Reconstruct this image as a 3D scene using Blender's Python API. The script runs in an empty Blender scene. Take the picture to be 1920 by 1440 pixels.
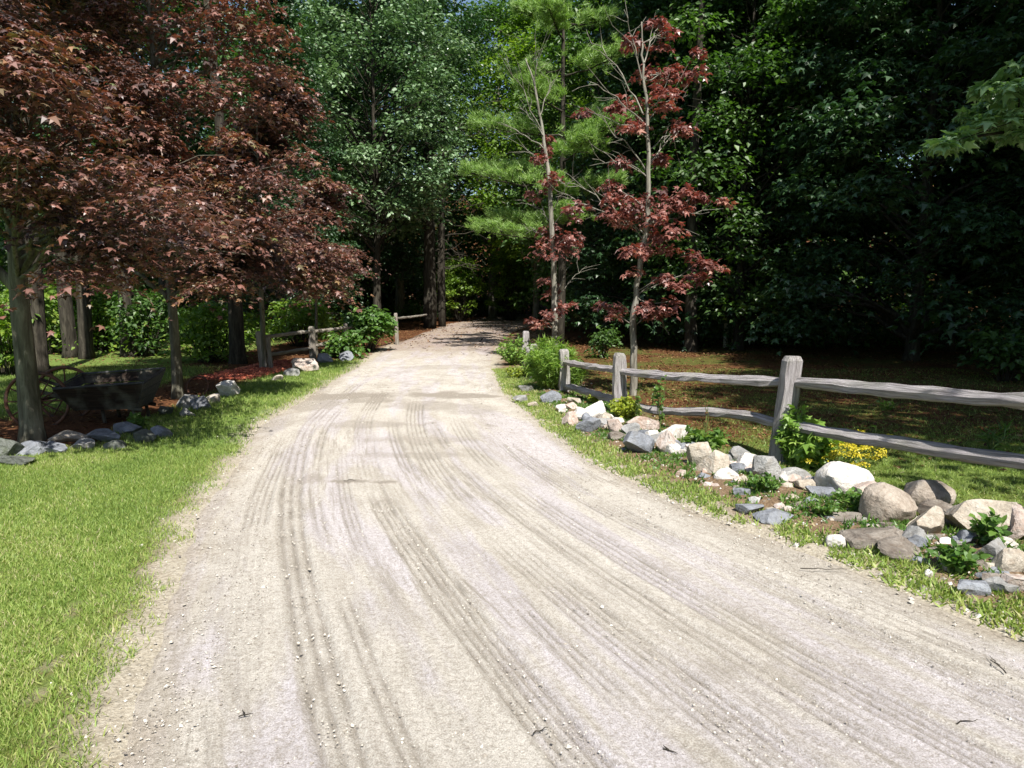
import bpy, math, random
import numpy as np

# ------------------------------------------------------------------ camera, sky, sun
PITCH = math.radians(7.45); FPX = 1300.0; EYE = 1.55
scene = bpy.context.scene
cam_d = bpy.data.cameras.new("camera"); cam = bpy.data.objects.new("camera", cam_d)
scene.collection.objects.link(cam); scene.camera = cam
cam.location = (0, 0, EYE); cam.rotation_euler = (math.pi/2 - PITCH, 0, 0)
cam_d.sensor_width = 36.0; cam_d.lens = 36.0*FPX/1920.0
cam_d.clip_start = 0.05; cam_d.clip_end = 3000.0

SUN_EL = math.radians(53); SUN_TO = (0.33, -0.944)       # horizontal direction towards the sun
world = bpy.data.worlds.new("World"); scene.world = world; world.use_nodes = True
wn = world.node_tree.nodes; wl = world.node_tree.links
sky = wn.new("ShaderNodeTexSky"); sky.sky_type = 'NISHITA'; sky.sun_disc = False
sky.sun_elevation = SUN_EL; sky.sun_rotation = math.atan2(SUN_TO[0], SUN_TO[1])
bg = wn["Background"]; bg.inputs[1].default_value = 0.085
wl.new(sky.outputs[0], bg.inputs[0])
sd = bpy.data.lights.new("sun", 'SUN'); sd.energy = 5.0; sd.angle = math.radians(0.55); sd.color = (1.0, 0.955, 0.88)
sun = bpy.data.objects.new("sun", sd); scene.collection.objects.link(sun)
from mathutils import Vector
_d = Vector((SUN_TO[0]*math.cos(SUN_EL), SUN_TO[1]*math.cos(SUN_EL), math.sin(SUN_EL)))
sun.rotation_euler = _d.to_track_quat('Z', 'Y').to_euler(); sun.location = (8, -20, 30)
scene.view_settings.view_transform = 'Standard'; scene.view_settings.look = 'None'
scene.view_settings.gamma = 1.0; scene.view_settings.exposure = 0.90
scene.cycles.max_bounces = 7; scene.cycles.diffuse_bounces = 4; scene.cycles.transmission_bounces = 4
scene.cycles.caustics_reflective = False; scene.cycles.caustics_refractive = False

RNG = np.random.default_rng(7)
COL = scene.collection

# ------------------------------------------------------------------ pixel geometry of the photograph (measuring only)
CP, SP = math.cos(PITCH), math.sin(PITCH)
def ray(px, py):
    v = (px-960)/FPX; w = (720-py)/FPX
    return np.array((v, CP + w*SP, -SP + w*CP))
def G(px, py, z=0.0):
    d = ray(px, py); t = (z-EYE)/d[2]; return np.array((d[0]*t, d[1]*t, z))
def P(px, py, Y):
    d = ray(px, py); t = Y/d[1]; return np.array((d[0]*t, Y, EYE+d[2]*t))

# ------------------------------------------------------------------ noise
_L = np.random.default_rng(99).random((256, 256))
def vnoise(x, y):
    x = np.asarray(x, float); y = np.asarray(y, float)
    xi = np.floor(x).astype(int); yi = np.floor(y).astype(int); fx = x-xi; fy = y-yi
    fx = fx*fx*(3-2*fx); fy = fy*fy*(3-2*fy)
    a = _L[xi & 255, yi & 255]; b = _L[(xi+1) & 255, yi & 255]; c = _L[xi & 255, (yi+1) & 255]; d = _L[(xi+1) & 255, (yi+1) & 255]
    return a*(1-fx)*(1-fy)+b*fx*(1-fy)+c*(1-fx)*fy+d*fx*fy
def fbm(x, y, o=4):
    s = 0; a = .5; t = 0
    for k in range(o):
        s = s + a*vnoise(x*2**k+17.3*k, y*2**k+5.1*k); t += a; a *= .5
    return s/t
def sstep(a, b, x):
    t = np.clip((x-a)/(b-a), 0, 1); return t*t*(3-2*t)

# ------------------------------------------------------------------ road edges and terrain
_le = [G(*p) for p in [(215,1440),(240,1300),(300,1150),(370,960),(440,870),(480,800),(575,745),(665,690),(730,650),(790,625),(840,607)]]
_re = [G(*p) for p in [(1920,1200),(1600,1062),(1350,975),(1130,875),(1020,795),(950,738),(925,690),(930,650),(965,622),(1010,607)]]
LY = [-12, -3] + [p[1] for p in _le] + [60]; LX = [2.5, .55] + [p[0] for p in _le] + [_le[-1][0]+4]
RY = [-12, -3] + [p[1] for p in _re] + [60]; RX = [12., 6.3] + [p[0] for p in _re] + [_re[-1][0]+5]
def EL(y): return np.interp(y, LY, LX)
def ER(y): return np.interp(y, RY, RX)
_yy = np.linspace(-12, 60, 1441)
def _smooth(v):
    k = np.hanning(81); k /= k.sum(); return np.convolve(np.pad(v, 40, mode='edge'), k, 'valid')
_sl, _sr = _smooth(EL(_yy)), _smooth(ER(_yy))
def dedge(x, y):      # >0 inside the road
    return np.minimum(x-EL(y), ER(y)-x)
def terrain(x, y):
    x = np.asarray(x, float); y = np.asarray(y, float)
    d = dedge(x, y)
    h = .03*(fbm(x*.6, y*.6)-.5) + .02*(fbm(x*4, y*4, 2)-.5)
    out = sstep(0, 1.6, -d)
    h = h + .012 - .06*sstep(-.05, .35, d)
    h = h + out*.06*(fbm(x*.35+9, y*.35)-.4)
    far = sstep(45, 120, np.hypot(x, y)); h = h + far*6*fbm(x*.02, y*.02) + 13*sstep(54, 110, np.hypot(x, y))
    berm = np.exp(-((ER(y)+.75-x)/.45)**2)*sstep(1.0, 3, y)*(1-sstep(13, 16, y))
    return h + .07*berm*(.6+.8*fbm(x*2, y*2))

# ------------------------------------------------------------------ mesh helpers
def mesh_from(name, V, faces_n, mats, tint=None, smooth=False):
    """V (N,3); faces_n: list of (faces array (M,k), material index)."""
    me = bpy.data.meshes.new(name)
    me.vertices.add(len(V)); me.vertices.foreach_set("co", np.ascontiguousarray(V, dtype=np.float32).ravel())
    loops = np.concatenate([f.ravel() for f, _ in faces_n]).astype(np.int32)
    tot = np.concatenate([np.full(len(f), f.shape[1], np.int32) for f, _ in faces_n])
    st = np.concatenate([[0], np.cumsum(tot)[:-1]]).astype(np.int32)
    me.loops.add(len(loops)); me.loops.foreach_set("vertex_index", loops)
    me.polygons.add(len(tot)); me.polygons.foreach_set("loop_start", st)
    mi = np.concatenate([np.full(len(f), i, np.int32) for f, i in faces_n])
    me.polygons.foreach_set("material_index", mi)
    me.polygons.foreach_set("use_smooth", np.full(len(tot), smooth, bool))
    for m in (mats if isinstance(mats, (list, tuple)) else [mats]): me.materials.append(m)
    if tint is not None:
        a = me.attributes.new("tint", 'FLOAT', 'FACE'); a.data.foreach_set("value", np.asarray(tint, np.float32))
    me.update(calc_edges=True)
    return me
def link(name, me, parent=None, loc=None):
    o = bpy.data.objects.new(name, me); COL.objects.link(o)
    if parent is not None: o.parent = parent
    if loc is not None: o.location = loc
    return o
def tag(o, label=None, cat=None, group=None, kind=None):
    if label: o["label"] = label
    if cat: o["category"] = cat
    if group: o["group"] = group
    if kind: o["kind"] = kind
    return o
def empty(name, loc=(0, 0, 0), rz=0.0):
    o = bpy.data.objects.new(name, None); COL.objects.link(o); o.location = loc; o.rotation_euler = (0, 0, rz)
    o.empty_display_size = .2
    return o

LEAF_D = (np.array([(0,0,0),(.34,.42,.10),(0,1,-.12),(-.34,.42,.10)], float), np.array([[0,1,2,3]]))
LEAF_M = (np.array([(0,0,0),(.40,.02,-.04),(.27,.27,.05),(.60,.52,-.12),(.2,.56,.05),(0,1.05,-.2),(-.2,.56,.05),(-.60,.52,-.12),(-.27,.27,.05),(-.40,.02,-.04)], float), np.array([[0,1,2,3,4,5,6,7,8,9]]))
LEAF_O = (np.array([(0,0,0),(.22,.2,.06),(.3,.5,.08),(.16,.85,0),(0,1.05,-.1),(-.16,.85,0),(-.3,.5,.08),(-.22,.2,.06)], float), np.array([[0,1,2,3,4,5,6,7]]))
NEEDLE = (np.array([(-.06,0,0),(.06,0,0),(0,1,.0)], float), np.array([[0,1,2]]))
BLADE = (np.array([(-.07,0,0),(.07,0,0),(.055,.5,.06),(-.055,.5,.06),(0,1,.32)], float), None)

def frames(nrm, yaw_dir):
    """rotation matrices with local z = nrm, local y ~ yaw_dir"""
    n = nrm/np.linalg.norm(nrm, axis=1, keepdims=True)
    y = yaw_dir - n*np.sum(yaw_dir*n, 1, keepdims=True)
    y = y/np.maximum(np.linalg.norm(y, axis=1, keepdims=True), 1e-6)
    x = np.cross(y, n)
    return np.stack([x, y, n], 2)          # columns
def scatter(tmpl, pos, R, s):
    V0, F0 = tmpl
    V = np.einsum('nij,kj->nki', R, V0)*np.asarray(s).reshape(-1, 1, 1) + pos[:, None, :]
    k = len(V0); n = len(pos)
    if F0 is None:      # blade: quad + tri
        q = np.array([[0,1,2,3]]); t = np.array([[3,2,4]])
        base = (np.arange(n)*k)[:, None, None]
        return V.reshape(-1, 3), [(q[None]+base).reshape(-1, 4), (t[None]+base).reshape(-1, 3)]
    base = (np.arange(n)*k)[:, None, None]
    return V.reshape(-1, 3), [(F0[None]+base).reshape(-1, F0.shape[1])]

class Geo:
    def __init__(s): s.V = []; s.F = {}; s.T = {}; s.n = 0
    def add(s, V, Fs, tint=0.5, key='x'):
        for F in Fs:
            s.F.setdefault(F.shape[1], []).append(F+s.n)
            s.T.setdefault(F.shape[1], []).append(np.broadcast_to(tint, (len(F),)))
        s.V.append(V); s.n += len(V)
    def mesh(s, name, mat, smooth=False):
        ks = sorted(s.F)
        return mesh_from(name, np.concatenate(s.V), [(np.concatenate(s.F[k]), 0) for k in ks], mat,
                         np.concatenate([np.concatenate(s.T[k]) for k in ks]), smooth)
    def build(s, name, mat, parent=None, smooth=False, loc=None):
        return link(name, s.mesh(name, mat, smooth), parent, loc)

def tube(g, pts, rad, n=8, rough=0.0, rng=RNG, tint=.5, cap=True):
    pts = np.asarray(pts, float); rad = np.broadcast_to(np.asarray(rad, float), (len(pts),)).astype(float)
    T = np.gradient(pts, axis=0); T /= np.maximum(np.linalg.norm(T, axis=1, keepdims=True), 1e-9)
    ref = np.eye(3)[int(np.argmin(np.abs(T).max(0)))]
    A = np.cross(T, ref); A /= np.maximum(np.linalg.norm(A, axis=1, keepdims=True), 1e-6); B = np.cross(T, A)
    th = np.arange(n)*2*math.pi/n
    rr = rad[:, None]*np.ones((1, n))
    if rough:
        rib = 1+rough*(rng.random(n)-.5)*1.2
        rr = rr*rib[None]*(1+rough*(rng.random((len(pts), n))-.5))
    V = pts[:, None]+rr[..., None]*(np.cos(th)[None, :, None]*A[:, None]+np.sin(th)[None, :, None]*B[:, None])
    m = len(pts); i = np.arange(m-1)[:, None]*n; j = np.arange(n)[None]
    F = np.stack([i+j, i+(j+1) % n, i+n+(j+1) % n, i+n+j], -1).reshape(-1, 4)
    g.add(V.reshape(-1, 3), [F], tint)
    if cap:
        for e, o in ((0, -1), (m-1, 1)):
            c = np.arange(n)+g.n-n*m+e*n
            g.F.setdefault(n, []).append((c[::o])[None]); g.T.setdefault(n, []).append(np.array([.5]))
def curve_pts(a, b, sag=.0, n=6, wob=.0, rng=RNG):
    a = np.asarray(a, float); b = np.asarray(b, float); t = np.linspace(0, 1, n)[:, None]
    L = np.linalg.norm(b-a)
    p = a+(b-a)*t; p[:, 2] += sag*L*np.sin(math.pi*t[:, 0])
    if wob: p[1:-1] += rng.normal(0, wob*L, (n-2, 3))
    return p

# ------------------------------------------------------------------ materials
def new_mat(name):
    m = bpy.data.materials.new(name); m.use_nodes = True; nt = m.node_tree
    return m, nt, nt.nodes, nt.links, nt.nodes["Principled BSDF"]
def ramp(N, L, src, stops, interp='LINEAR'):
    r = N.new("ShaderNodeValToRGB"); e = r.color_ramp.elements; r.color_ramp.interpolation = interp
    while len(e) > len(stops): e.remove(e[-1])
    while len(e) < len(stops): e.new(1)
    for k, (p, c) in enumerate(stops): e[k].position = p; e[k].color = (*c, 1)
    L.new(src, r.inputs[0]); return r.outputs[0]
def noise(N, L, scale, detail=4, vec=None, rough=.55, dist=0):
    n = N.new("ShaderNodeTexNoise"); n.inputs["Scale"].default_value = scale; n.inputs["Detail"].default_value = detail
    n.inputs["Roughness"].default_value = rough; n.inputs["Distortion"].default_value = dist
    if vec is not None: L.new(vec, n.inputs["Vector"])
    return n.outputs["Fac"]
def mixc(N, L, fac, a, b, mode='MIX'):
    m = N.new("ShaderNodeMix"); m.data_type = 'RGBA'; m.blend_type = mode
    for s, v in ((0, fac), (6, a), (7, b)):
        if isinstance(v, (int, float)): m.inputs[s].default_value = v
        elif isinstance(v, tuple): m.inputs[s].default_value = (*v, 1)
        else: L.new(v, m.inputs[s])
    return m.outputs[2]
def math_(N, L, op, a, b=0.0):
    m = N.new("ShaderNodeMath"); m.operation = op
    for s, v in ((0, a), (1, b)):
        if isinstance(v, (int, float)): m.inputs[s].default_value = v
        else: L.new(v, m.inputs[s])
    return m.outputs[0]
def bump(N, L, h, strength, dist, bsdf, prev=None):
    b = N.new("ShaderNodeBump"); b.inputs["Strength"].default_value = strength; b.inputs["Distance"].default_value = dist
    L.new(h, b.inputs["Height"])
    if prev is not None: L.new(prev, b.inputs["Normal"])
    L.new(b.outputs[0], bsdf.inputs["Normal"]); return b.outputs[0]
def attr(N, name):
    a = N.new("ShaderNodeAttribute"); a.attribute_name = name; return a
def coord(N, which='Object'):
    return N.new("ShaderNodeTexCoord").outputs[which]
def mapping(N, L, vec, scale=(1, 1, 1), rot=(0, 0, 0)):
    m = N.new("ShaderNodeMapping"); m.inputs["Scale"].default_value = scale; m.inputs["Rotation"].default_value = rot
    L.new(vec, m.inputs["Vector"]); return m.outputs[0]

def leaf_mat(name, stops, trans=.3, tcol=(1.3, 1.5, .6), rough=.45, spec=.5):
    m, nt, N, L, b = new_mat(name)
    c = ramp(N, L, attr(N, "tint").outputs["Fac"], stops)
    L.new(c, b.inputs["Base Color"]); b.inputs["Roughness"].default_value = rough
    b.inputs["Specular IOR Level"].default_value = spec
    t = N.new("ShaderNodeBsdfTranslucent"); tc = mixc(N, L, 1.0, c, tcol, 'MULTIPLY')
    L.new(tc, t.inputs[0])
    mx = N.new("ShaderNodeMixShader"); mx.inputs[0].default_value = trans
    L.new(b.outputs[0], mx.inputs[1]); L.new(t.outputs[0], mx.inputs[2])
    L.new(mx.outputs[0], N["Material Output"].inputs[0])
    return m
def bark_mat(name, c1, c2, c3, scale=(9, 9, 1.6), b_s=.8):
    m, nt, N, L, b = new_mat(name)
    v = mapping(N, L, coord(N), scale)
    n1 = noise(N, L, 1.6, 8, v, .65, .5); n2 = noise(N, L, 1.1, 3, coord(N))
    c = ramp(N, L, n1, [(.3, c1), (.5, c2), (.72, c3)])
    c = mixc(N, L, n2, c, mixc(N, L, 1.0, c, (.75, .8, .65), 'MULTIPLY'))
    L.new(c, b.inputs["Base Color"]); b.inputs["Roughness"].default_value = .9
    b.inputs["Specular IOR Level"].default_value = .15
    bump(N, L, n1, b_s, .03, b); return m
M = {}
M['bark_grey'] = bark_mat('bark grey', (.07, .06, .05), (.19, .17, .14), (.36, .34, .30))
M['bark_dark'] = bark_mat('bark dark', (.014, .012, .010), (.045, .038, .032), (.10, .088, .072))
M['bark_pale'] = bark_mat('bark pale', (.12, .10, .09), (.34, .32, .29), (.55, .53, .5))
M['bark_maple'] = bark_mat('bark maple', (.045, .04, .033), (.12, .11, .09), (.26, .245, .21))
M['bark_thin'] = bark_mat('bark thin maple', (.08, .07, .06), (.22, .20, .18), (.42, .40, .37))
M['birch'] = bark_mat('bark birch', (.10, .09, .08), (.55, .54, .5), (.7, .69, .66), (3, 3, 14))
M['leaf_crimson'] = leaf_mat('crimson maple leaves', [(0, (.034, .025, .025)), (.28, (.090, .052, .045)), (.45, (.165, .082, .066)), (.6, (.23, .105, .08)), (.74, (.10, .09, .045)), (.86, (.29, .15, .08)), (1, (.12, .14, .05))], .2, (1.6, .9, .42), .42, .55)
M['leaf_red'] = leaf_mat('red maple leaves', [(0, (.09, .045, .04)), (.4, (.21, .088, .074)), (.7, (.31, .145, .115)), (.88, (.36, .22, .15)), (1, (.15, .15, .06))], .25, (1.8, .7, .5), .38, .55)
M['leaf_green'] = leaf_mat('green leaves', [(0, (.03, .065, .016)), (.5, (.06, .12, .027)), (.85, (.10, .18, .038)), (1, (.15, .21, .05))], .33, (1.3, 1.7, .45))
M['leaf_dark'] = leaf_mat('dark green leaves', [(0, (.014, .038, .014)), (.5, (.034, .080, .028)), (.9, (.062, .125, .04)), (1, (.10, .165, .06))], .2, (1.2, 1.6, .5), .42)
M['leaf_lime'] = leaf_mat('yellow green leaves', [(0, (.07, .13, .02)), (.5, (.14, .24, .03)), (1, (.26, .32, .05))], .42, (1.3, 1.5, .4))
M['leaf_silver'] = leaf_mat('silvery poplar leaves', [(0, (.04, .09, .035)), (.4, (.11, .19, .08)), (.75, (.25, .35, .20)), (1, (.48, .54, .42))], .25, (1.1, 1.3, .7), .35, .7)
M['needle'] = leaf_mat('pine needles', [(0, (.09, .16, .04)), (.5, (.21, .34, .09)), (1, (.34, .46, .15))], .38, (1.2, 1.4, .5), .5)
M['grass'] = leaf_mat('lawn grass', [(0, (.10, .16, .04)), (.35, (.17, .26, .055)), (.66, (.27, .36, .085)), (.86, (.39, .42, .15)), (1, (.50, .44, .28))], .35, (1.3, 1.3, .45), .5, .35)
M['weed'] = leaf_mat('weed leaves', [(0, (.04, .09, .02)), (.5, (.08, .17, .03)), (1, (.17, .26, .05))], .35, (1.3, 1.5, .4))
M['weed_lime'] = leaf_mat('lime leaves', [(0, (.16, .24, .02)), (1, (.42, .46, .05))], .4, (1.2, 1.2, .4))
M['flower'] = leaf_mat('yellow petals', [(0, (.5, .42, .02)), (1, (.72, .62, .05))], .3, (1, 1, .5))
M['litter'] = leaf_mat('fallen leaves', [(0, (.045, .02, .012)), (.5, (.11, .048, .022)), (.8, (.17, .09, .038)), (1, (.26, .18, .08))], .15, (1.3, .8, .4), .7, .2)
M['leaf_bough'] = leaf_mat('bough leaves', [(0, (.08, .16, .06)), (.5, (.18, .30, .12)), (1, (.32, .43, .22))], .35, (1.2, 1.4, .5), .35, .6)
M['weed_bright'] = leaf_mat('bright weed leaves', [(0, (.08, .15, .03)), (.5, (.16, .29, .05)), (1, (.30, .42, .09))], .4, (1.3, 1.4, .4))
M['stem'] = leaf_mat('plant stems', [(0, (.08, .12, .03)), (1, (.16, .19, .06))], .1)

def wood_mat(name, a, b_, c_):
    m, nt, N, L, b = new_mat(name)
    at = attr(N, "gr").outputs["Vector"]
    v = mapping(N, L, at, (1.6, 42, 42))
    n1 = noise(N, L, 1.5, 9, v, .72, .15); n2 = noise(N, L, 3.0, 4, coord(N))
    c = ramp(N, L, n1, [(.28, a), (.48, b_), (.7, c_)])
    c = mixc(N, L, ramp(N, L, n2, [(.45, (0, 0, 0)), (.7, (.55, .55, .55))]), c, (.30, .30, .24))
    L.new(c, b.inputs["Base Color"]); b.inputs["Roughness"].default_value = .85; b.inputs["Specular IOR Level"].default_value = .2
    bump(N, L, n1, 1.0, .03, b); return m
M['fence'] = wood_mat('weathered fence wood', (.035, .028, .028), (.31, .285, .29), (.56, .53, .545))
M['fence_old'] = wood_mat('weathered brown fence wood', (.06, .05, .04), (.22, .19, .16), (.38, .35, .32))
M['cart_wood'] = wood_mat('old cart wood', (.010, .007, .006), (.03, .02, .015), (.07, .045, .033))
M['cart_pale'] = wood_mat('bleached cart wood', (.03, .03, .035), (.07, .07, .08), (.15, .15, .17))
m, nt, N, L, b = new_mat('rusty iron'); M['rust'] = m
c = ramp(N, L, noise(N, L, 14, 6, coord(N)), [(.35, (.03, .018, .014)), (.6, (.13, .055, .03))]); L.new(c, b.inputs["Base Color"]); b.inputs["Roughness"].default_value = .8
M_cut = M['bark_pale']

def rock_mat(name, a, b_, c_, stain=(.2, .15, .1), stain_amt=.5, layered=False):
    m, nt, N, L, b = new_mat(name)
    oi = N.new("ShaderNodeObjectInfo")
    va = N.new("ShaderNodeVectorMath"); va.operation = 'ADD'; L.new(coord(N), va.inputs[0]); 
    sc = N.new("ShaderNodeVectorMath"); sc.operation = 'SCALE'; sc.inputs[0].default_value = (31, 17, 23); L.new(oi.outputs["Random"], sc.inputs["Scale"])
    L.new(sc.outputs[0], va.inputs[1]); v = va.outputs[0]
    if layered: v = mapping(N, L, v, (1, 1, 6))
    n1 = noise(N, L, 5, 8, v, .65, .4); n2 = noise(N, L, 40, 4, v, .7); n3 = noise(N, L, 9, 5, v, .6, 1.2)
    c = ramp(N, L, n1, [(.3, a), (.5, b_), (.72, c_)])
    c = mixc(N, L, ramp(N, L, n3, [(.5, (0, 0, 0)), (.68, (stain_amt,)*3)]), c, stain)
    c = mixc(N, L, math_(N, L, 'MULTIPLY', ramp(N, L, n2, [(.4, (1, 1, 1)), (.6, (0, 0, 0))]), .45), c, mixc(N, L, 1.0, c, (.5, .47, .43), 'MULTIPLY'))
    L.new(c, b.inputs["Base Color"]); b.inputs["Roughness"].default_value = .85; b.inputs["Specular IOR Level"].default_value = .25
    p = bump(N, L, n1, .9, .06, b); bump(N, L, n2, .7, .012, b, p); return m
M['r_white'] = rock_mat('white quartz rock', (.46, .43, .39), (.62, .60, .57), (.74, .72, .70), (.42, .34, .24), .5)
M['r_tan'] = rock_mat('tan rock', (.31, .265, .21), (.43, .385, .32), (.55, .51, .45), (.24, .16, .10), .45)
M['r_brown'] = rock_mat('brown rock', (.24, .20, .165), (.36, .31, .26), (.47, .425, .37), (.16, .11, .07), .5)
M['r_pink'] = rock_mat('pinkish rock', (.37, .29, .25), (.50, .43, .385), (.63, .59, .55), (.34, .19, .12), .5)
M['r_grey'] = rock_mat('grey rock', (.18, .18, .175), (.30, .30, .295), (.43, .43, .42), (.2, .17, .13), .4)
M['r_slate'] = rock_mat('blue grey slate', (.13, .14, .16), (.22, .235, .265), (.31, .33, .365), (.2, .19, .17), .3)
M['r_layer'] = rock_mat('layered brown grey rock', (.12, .10, .085), (.24, .21, .18), (.36, .33, .29), (.14, .10, .07), .5, True)
M['r_dark'] = rock_mat('dark mossy rock', (.06, .065, .06), (.13, .14, .125), (.23, .24, .22), (.06, .08, .03), .6)

# ground material
m, nt, N, L, b = new_mat('ground'); M['ground'] = m
co = coord(N)
big = noise(N, L, .8, 6, co, .6, .6); med = noise(N, L, 6, 6, co, .65); fine = noise(N, L, 60, 6, co, .7)
soil = ramp(N, L, fine, [(.3, (.07, .045, .028)), (.5, (.17, .115, .07)), (.7, (.3, .22, .14))])
litter = ramp(N, L, noise(N, L, 28, 5, co, .75, 1.0), [(.32, (.028, .014, .008)), (.48, (.085, .038, .018)), (.6, (.16, .066, .027)), (.74, (.23, .15, .075))])
moss = ramp(N, L, fine, [(.3, (.03, .038, .010)), (.55, (.085, .095, .022)), (.75, (.18, .17, .05))])
turf = ramp(N, L, fine, [(.28, (.06, .08, .022)), (.5, (.12, .18, .04)), (.75, (.22, .28, .08))])
dirt = ramp(N, L, fine, [(.3, (.20, .17, .13)), (.5, (.36, .32, .25)), (.7, (.5, .46, .38))])
mulch = ramp(N, L, noise(N, L, 35, 5, co, .8, 1.5), [(.3, (.09, .02, .012)), (.5, (.33, .075, .04)), (.7, (.5, .15, .08))])
yard = mixc(N, L, ramp(N, L, math_(N, L, 'ADD', math_(N, L, 'MULTIPLY', big, .6), math_(N, L, 'MULTIPLY', med, .4)), [(.44, (0, 0, 0)), (.56, (1, 1, 1))]), litter, moss)
c = mixc(N, L, attr(N, "a_yard").outputs["Fac"], litter, yard)
c = mixc(N, L, attr(N, "a_turf").outputs["Fac"], c, turf)
c = mixc(N, L, attr(N, "a_soil").outputs["Fac"], c, soil)
c = mixc(N, L, attr(N, "a_mulch").outputs["Fac"], c, mulch)
c = mixc(N, L, attr(N, "a_dirt").outputs["Fac"], c, dirt)
L.new(c, b.inputs["Base Color"]); b.inputs["Roughness"].default_value = .95; b.inputs["Specular IOR Level"].default_value = .1
p = bump(N, L, med, .5, .06, b); bump(N, L, fine, .8, .015, b, p)

# road material
m, nt, N, L, b = new_mat('gravel road'); M['road'] = m
uv = coord(N, 'UV'); co = coord(N)
st1 = noise(N, L, 1.0, 6, mapping(N, L, uv, (4.5, .38, 1)), .62, .0)
st2 = noise(N, L, 1.0, 6, mapping(N, L, uv, (20, 1.3, 1)), .78, .25)
big = noise(N, L, .9, 5, co, .6, .5); gr = noise(N, L, 38, 6, co, .8); gf = noise(N, L, 150, 4, co, .85)
iso = noise(N, L, 2.2, 7, co, .68, .4); nr_ = attr(N, 'a_near').outputs['Fac']
st1 = mixc(N, L, nr_, iso, mixc(N, L, .35, st1, iso)); st2 = mixc(N, L, nr_, noise(N, L, 11, 5, co, .7), st2)
base = ramp(N, L, st1, [(.33, (.38, .35, .31)), (.42, (.50, .465, .415)), (.54, (.57, .535, .48)), (.7, (.62, .585, .53))])
lav = ramp(N, L, st1, [(.3, (.42, .39, .405)), (.5, (.55, .515, .55)), (.7, (.62, .585, .625))])
msk = ramp(N, L, noise(N, L, 1.0, 4, mapping(N, L, uv, (2.2, .35, 1)), .6, .4), [(.48, (0, 0, 0)), (.56, (.8, .8, .8))])
c = mixc(N, L, msk, base, lav)
pm_ = ramp(N, L, noise(N, L, 1.0, 4, mapping(N, L, uv, (1.7, .42, 1)), .6, .5), [(.42, (.12, .12, .12)), (.6, (1, 1, 1))])
c = mixc(N, L, math_(N, L, 'MULTIPLY', pm_, ramp(N, L, st2, [(.38, (.9, .9, .9)), (.52, (0, 0, 0))])), c, (.29, .262, .228))
rut = attr(N, "a_rut").outputs["Fac"]
dk = ramp(N, L, noise(N, L, 1.6, 6, mapping(N, L, uv, (1.6, .5, 1)), .7, .3), [(.52, (0, 0, 0)), (.66, (.5, .5, .5))])
c = mixc(N, L, dk, c, (.36, .325, .27))
c = mixc(N, L, attr(N, 'a_damp_shade').outputs['Fac'], c, (.27, .24, .205))
c = mixc(N, L, rut, c, (.20, .18, .155))
c = mixc(N, L, math_(N, L, 'MULTIPLY', ramp(N, L, gr, [(.38, (1, 1, 1)), (.54, (0, 0, 0))]), .62), c, (.25, .22, .18))
c = mixc(N, L, math_(N, L, 'MULTIPLY', ramp(N, L, gf, [(.42, (1, 1, 1)), (.53, (0, 0, 0))]), .6), c, (.2, .175, .14))
c = mixc(N, L, math_(N, L, 'MULTIPLY', ramp(N, L, gf, [(.56, (0, 0, 0)), (.68, (1, 1, 1))]), .5), c, (.72, .69, .63))
edge = attr(N, "a_edge").outputs["Fac"]
c = mixc(N, L, edge, c, ramp(N, L, gr, [(.35, (.17, .14, .10)), (.6, (.38, .33, .26))]))
red = attr(N, "a_litter").outputs["Fac"]
c = mixc(N, L, math_(N, L, 'MULTIPLY', red, ramp(N, L, gr, [(.4, (.1, .1, .1)), (.55, (1, 1, 1))])), c, (.17, .095, .055))
L.new(c, b.inputs["Base Color"]); b.inputs["Roughness"].default_value = .95; b.inputs["Specular IOR Level"].default_value = .1
p = bump(N, L, st2, .5, .012, b); p = bump(N, L, gr, .9, .012, b, p); bump(N, L, gf, .8, .004, b, p)

# ------------------------------------------------------------------ ground and road
def lines(a, b, fine, coarse_to, ratio=1.35):
    mid = list(np.arange(a, b+1e-6, fine)); s = fine; lo = []; x = a
    while x > -coarse_to: s *= ratio; x -= s; lo.append(x)
    s = fine; hi = []; x = b
    while x < coarse_to: s *= ratio; x += s; hi.append(x)
    return np.array(lo[::-1]+mid+hi)
def grid_mesh(name, X, Y, Z, mat, attrs={}, uv=None):
    ny, nx = X.shape
    V = np.stack([X, Y, Z], -1).reshape(-1, 3)
    i = np.arange(ny-1)[:, None]*nx; j = np.arange(nx-1)[None]
    F = np.stack([i+j, i+j+1, i+nx+j+1, i+nx+j], -1).reshape(-1, 4)
    me = mesh_from(name, V, [(F, 0)], mat, None, True)
    for k, a in attrs.items():
        at = me.attributes.new(k, 'FLOAT', 'POINT'); at.data.foreach_set("value", a.astype(np.float32).ravel())
    if uv is not None:
        ul = me.uv_layers.new(name="UVMap"); vi = F.ravel()
        ul.data.foreach_set("uv", uv.reshape(-1, 2)[vi].astype(np.float32).ravel())
    return me
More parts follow.
